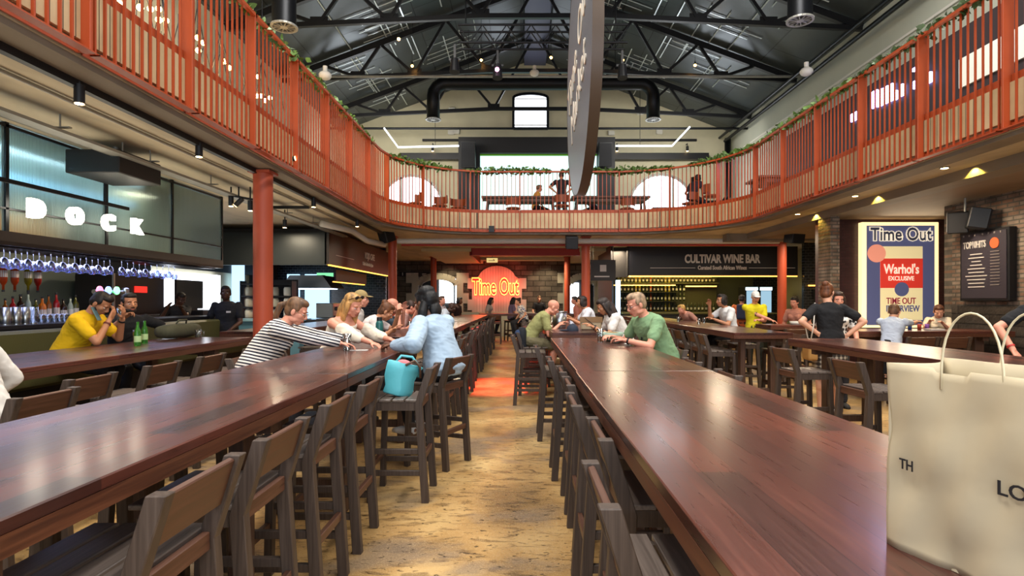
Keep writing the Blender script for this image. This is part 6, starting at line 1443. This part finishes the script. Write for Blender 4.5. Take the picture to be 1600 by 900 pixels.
di = person('bearded man in a black tee drinking from a tall glass', -4.72, 6.85, .74, -128, lean=8, skin='tan', hair='short', hairc='#1c1512', shirt='#17171a', sleeve='short', head=(4, 6, 0), q=2, wide=1.08, girth=1.1,
       hl=(-4.2, 6.98, 1.12), hr=(-4.50, 6.50, 1.29), world_hands=True, pl=(-1, .2, -.5), pr=(.8, .3, -1), curl=(25, 60), pnr=(-.6, .6, 0), legc='#2a2c34', extra=(('beard', '#3a302a'), ('watch', 'r', '#1c1c1e')))
hp = held(di, di['HR']); t = glass('pint_glass', 'tall glass held by the bearded man in the black tee', hp.x+.0, hp.y-.03, .036, .16, M['glass'], M['white'], z=hp.z-.03)
person('bartender in a black shirt bent over behind the bar', -6.45, 10.7, 0, -120, seat=False, lean=14, skin='deep', hair='short', hairc='#0f0c0b', shirt='#141418', head=(30, -10, 0), q=1, hl=(-6.1, 10.35, 1.36), hr=(-6.3, 10.25, 1.36), world_hands=True, s=1.0)
person('barman in a black shirt and dark cap standing by the bright doorway', -5.05, 9.9, 0, 188, seat=False, lean=0, skin='deep', hair='short', hairc='#141212', shirt='#15151a', head=(-2, 14, 0), q=1, hl=(-4.85, 9.62, 1.02), hr=(-5.3, 9.65, 1.0), world_hands=True, s=1.03, extra=(('badge',),), girth=1.12)
person('person in a white shirt cut by the left photo edge', -2.9, 3.05, SZ, 92, lean=16, skin='fair', hair='short', hairc='#3a2a20', shirt='#d6d0c8', sleeve='half', head=(20, 0, 0), q=2, wide=1.08, girth=1.1)
# --- second left table
person('older fair-haired person in white behind the blonde woman', -2.5, 8.3, SZ, -92, lean=10, skin='pink', hair='cap', hairc='#a08a5c', shirt='#e2dad2', head=(6, 0, 0), q=1, s=1.05)
person('man in a dark blue tee drinking at the second left table', -2.25, 8.6, SZ, -80, lean=22, skin='pink', hair='bald', hairc='#6a5040', shirt='#2a3844', head=(4, 0, 0), q=1, hl=(-1.78, 8.75, 1.36), hr=(-1.8, 8.5, 1.34), world_hands=True)
person('woman in a white tee leaning forward with brown hair', -2.2, 7.6, SZ, -76, lean=30, female=True, skin='tan', hair='bun', hairc='#6a3f22', shirt='#dccfca', head=(34, 0, 0), q=2, hl=(-1.64, 7.65, 1.3), hr=(-1.66, 7.4, 1.12), world_hands=True, pl=(-.4, .3, -1), pr=(.5, 0, -1))
person('person with reddish arms sitting behind the leaning woman in white', -2.22, 9.7, SZ, -70, lean=26, skin='pink', hair='short', hairc='#3a241a', shirt='#a88078', head=(26, 0, 0), q=1, hl=(-1.75, 9.7, 1.35), hr=(-1.75, 9.45, 1.12), world_hands=True)
person('person in a beige patterned top beyond the denim jacket person', -2.2, 15.2, SZ, -120, lean=6, skin='pink', hair='short', hairc='#5a4030', shirt='#b8b0b4', head=(0, 10, 0), q=0)
person('bald man in a white tee bent over the far left table', -2.2, 14.5, SZ, -86, lean=34, skin='deep', hair='bald', shirt='#cfd6e0', head=(24, 0, 0), q=1, s=1.03)
person('small dark-haired person beyond the bald man in white', -2.1, 18.3, SZ, -110, lean=8, skin='brown', hair='bob', hairc='#141010', shirt='#2a1618', q=0)
# --- neon counter
person('long-haired person in a pale top below the letter T of the neon', -1.25, 21.6, SZ, -100, lean=6, female=True, skin='tan', hair='long', hairc='#1c1210', shirt='#a89c98', q=0)
person('person in a mauve top under the right end of the neon', -.38, 21.7, SZ, -70, lean=4, female=True, skin='tan', hair='long', hairc='#1c1210', shirt='#7a6a88', q=0)
person('person in a blue and white patterned shirt right of the neon', .12, 19.8, SZ, 110, lean=14, female=True, skin='fair', hair='bun', hairc='#3a2018', shirt='#2a4a8a', skind='pattern', q=0, head=(6, 0, 0))
# --- right aisle table
person('bald man in a khaki tee and shorts leaning over the right aisle table', .12, 9.35, SZ, -88, lean=28, skin='pink', hair='bald', shirt='#94935f', head=(30, 0, 0), legs='shorts', legc='#6a6248', q=2, s=1.03, hl=(.62, 9.6, 1.10), hr=(.6, 9.25, 1.10), world_hands=True)
person('dark-haired woman in a white tee beside the aisle column', 1.42, 11.2, SZ, 92, lean=14, female=True, skin='tan', hair='bob', hairc='#2a1a14', shirt='#d8d8de', head=(4, 0, 0), q=1, hl=(.95, 11.0, 1.15), hr=(.92, 11.35, 1.2), world_hands=True)
person('person in a salmon top beyond the dark-haired woman by the aisle column', 1.68, 16.8, SZ, 90, lean=4, skin='pink', hair='short', hairc='#4a4040', shirt='#c07868', q=0)
person('standing person in a black vest near the right stone doorway', -.2+.95, 23.5, 0, 180, seat=False, lean=0, skin='fair', hair='short', hairc='#8a6a4a', shirt='#1c1c22', q=0)
person('woman in a white tee with long dark hair looking at her phone', 1.52, 8.35, SZ, 98, lean=22, female=True, skin='tan', hair='long', hairc='#2c1e18', shirt='#dcd8d4', head=(30, 0, 0), q=2, hl=(1.02, 8.12, 1.13), hr=(1.05, 8.45, 1.12), world_hands=True, extra=(('watch', 'l', '#1c1c1e'),))
person('man in a green tee with glasses and grey hair at the right table', 1.50, 6.05, SZ, 108, lean=20, skin='pink', hair='short', hairc='#a08468', shirt='#7a9a72', head=(20, -4, 0), q=2, s=1.04, wide=1.08, girth=1.12, hl=(1.06, 5.80, 1.10), hr=(.98, 6.15, 1.11), world_hands=True, pl=(-1, -.2, -.7), pr=(.8, -.2, -.8), curl=35,
       extra=(('glasses', '#17181c'), ('hangglass',), ('watch', 'l', '#221c1c')))
# --- right tables
person('person with blond hair and pink arms at the open-ended table', 4.0, 13.2, SZ, 110, lean=30, skin='pink', hair='short', hairc='#c89a50', shirt='#a87868', head=(20, 0, 0), q=0, s=.92)
wi = person('dark-haired man in a white tee holding up a phone at the open-ended table', 4.02, 11.0, SZ, 98, lean=10, skin='tan', hair='bob', hairc='#1e1614', shirt='#dedede', head=(4, 0, 0), q=1, s=1.02, hl=(3.62, 10.75, 1.15), hr=(3.6, 11.0, 1.40), world_hands=True, pr=(.3, .2, -1))
person('person in a rust orange top with a blue backpack walking away', 5.6, 14.6, 0, -20, seat=False, lean=4, skin='brown', hair='short', hairc='#151010', shirt='#a8562c', q=1, extra=(('pack', '#1c2440'),), s=.98)
person('man in a yellow tee and white cap standing by the wine bar table', 4.75, 11.75, 0, 176, seat=False, lean=3, skin='pink', hair='cap', hairc='#e0dcd8', shirt='#d8cc1c', head=(18, 0, 0), q=1, hl=(4.72, 11.45, 1.12), hr=(4.98, 11.48, 1.12), world_hands=True, legc='#3a3c34', extra=(('hangglass',),))
person('person in a pale pink top sitting at the far dark table', 5.65, 11.75, SZ, 130, lean=8, female=True, skin='pink', hair='bun', hairc='#1c1412', shirt='#c88a78', q=1, s=.95)
wm = person('standing woman in a black tee and plaid skirt with hands on her hips', 4.02, 7.5, 0, -8, seat=False, lean=2, female=True, skin='fair', hair='bun', hairc='#6a3c20', shirt='#101014', legs='skirt', legc='#6d6258', lkind='plaid', head=(10, -35, 0), q=2, s=1.02,
       hl=(3.84, 7.46, 1.08), hr=(4.22, 7.44, 1.06), world_hands=True, pl=(-1, -.35, -.1), pr=(1, -.35, -.1), curl=20, pnl=(0, 1, 0), pnr=(0, 1, 0), extra=(('strapbag',),), shoe='#d8d8d8')
person('person in a black and white patterned top facing the standing woman', 4.45, 8.15, 0, 170, seat=False, lean=2, female=True, skin='pink', hair='long', hairc='#3a2418', shirt='#1a1a1c', skind='pattern', q=1, s=.96)
person('child in a pale blue tee reaching across the dark table', 5.3, 8.25, SZ, -42, lean=18, skin='fair', hair='short', hairc='#6a4a34', shirt='#b9c4d8', head=(24, 0, 0), q=2, s=.84, hl=(5.72, 8.75, 1.12), hr=(5.98, 8.62, 1.19), world_hands=True)
person('girl in a cream top with a ponytail looking at her hands', 6.95, 9.62, SZ, 150, lean=16, female=True, skin='fair', hair='tail', hairc='#5a3420', shirt='#d4c8b4', head=(26, 0, 0), q=2, s=.80, hl=(6.75, 9.22, 1.14), hr=(6.6, 9.3, 1.16), world_hands=True, curl=50)
person('person in a black tee with a red wristband cut by the right photo edge', 5.02, 5.45, 0, -40, seat=False, lean=6, skin='pink', hair='short', hairc='#3a2a20', shirt='#101014', head=(20, 0, 0), q=2, s=1.02, hl=(4.70, 5.50, 1.03), world_hands=True, pl=(-1, -.3, 0), extra=(('band', 'l', '#b02a2a'),), girth=1.1)
# --- gallery
person('person in a dark tee with hands on hips seen from behind on the gallery', 1.26, 17.9, Z1, 0, seat=False, lean=0, skin='tan', hair='short', hairc='#2a1c16', shirt='#231a20', q=1, hl=(1.07, 17.86, Z1+1.0), hr=(1.45, 17.86, Z1+1.0), world_hands=True, pl=(-1, -.3, .1), pr=(1, -.3, .1), s=.97)
person('person in an orange top seated beyond the long gallery table', .48, 19.4, Z1+.68, -80, lean=6, skin='pink', hair='short', hairc='#8a6a50', shirt='#e0a04a', q=0)
person('person in dark clothes bent over the right end of the gallery table', 2.45, 19.3, Z1+.62, 70, lean=30, skin='tan', hair='short', hairc='#1a1412', shirt='#33263a', q=0)
person('seated person in dark clothes at the right gallery curve', 5.1, 17.2, Z1+.62, -60, lean=16, skin='brown', hair='bob', hairc='#141010', shirt='#2a2028', q=0)
st = Vector((.48, 19.4, Z1))
for (x, y, h_, l) in ((.48, 19.4, .64, 'dark stool under the person in orange on the gallery'), (2.45, 19.3, .58, 'dark stool under the bent person on the gallery'), (5.1, 17.2, .58, 'dark stool under the seated person at the gallery curve')):
    t = thing('round_stool', l, 'stool', (x, y, Z1)); part('seat', MB().cyl((0, 0, h_-.04), (0, 0, h_), .17, n=20), M['black'], t); part('pedestal', MB().cyl((0, 0, 0), (0, 0, h_-.04), .03).cyl((0, 0, 0), (0, 0, .02), .18), M['blackm'], t)
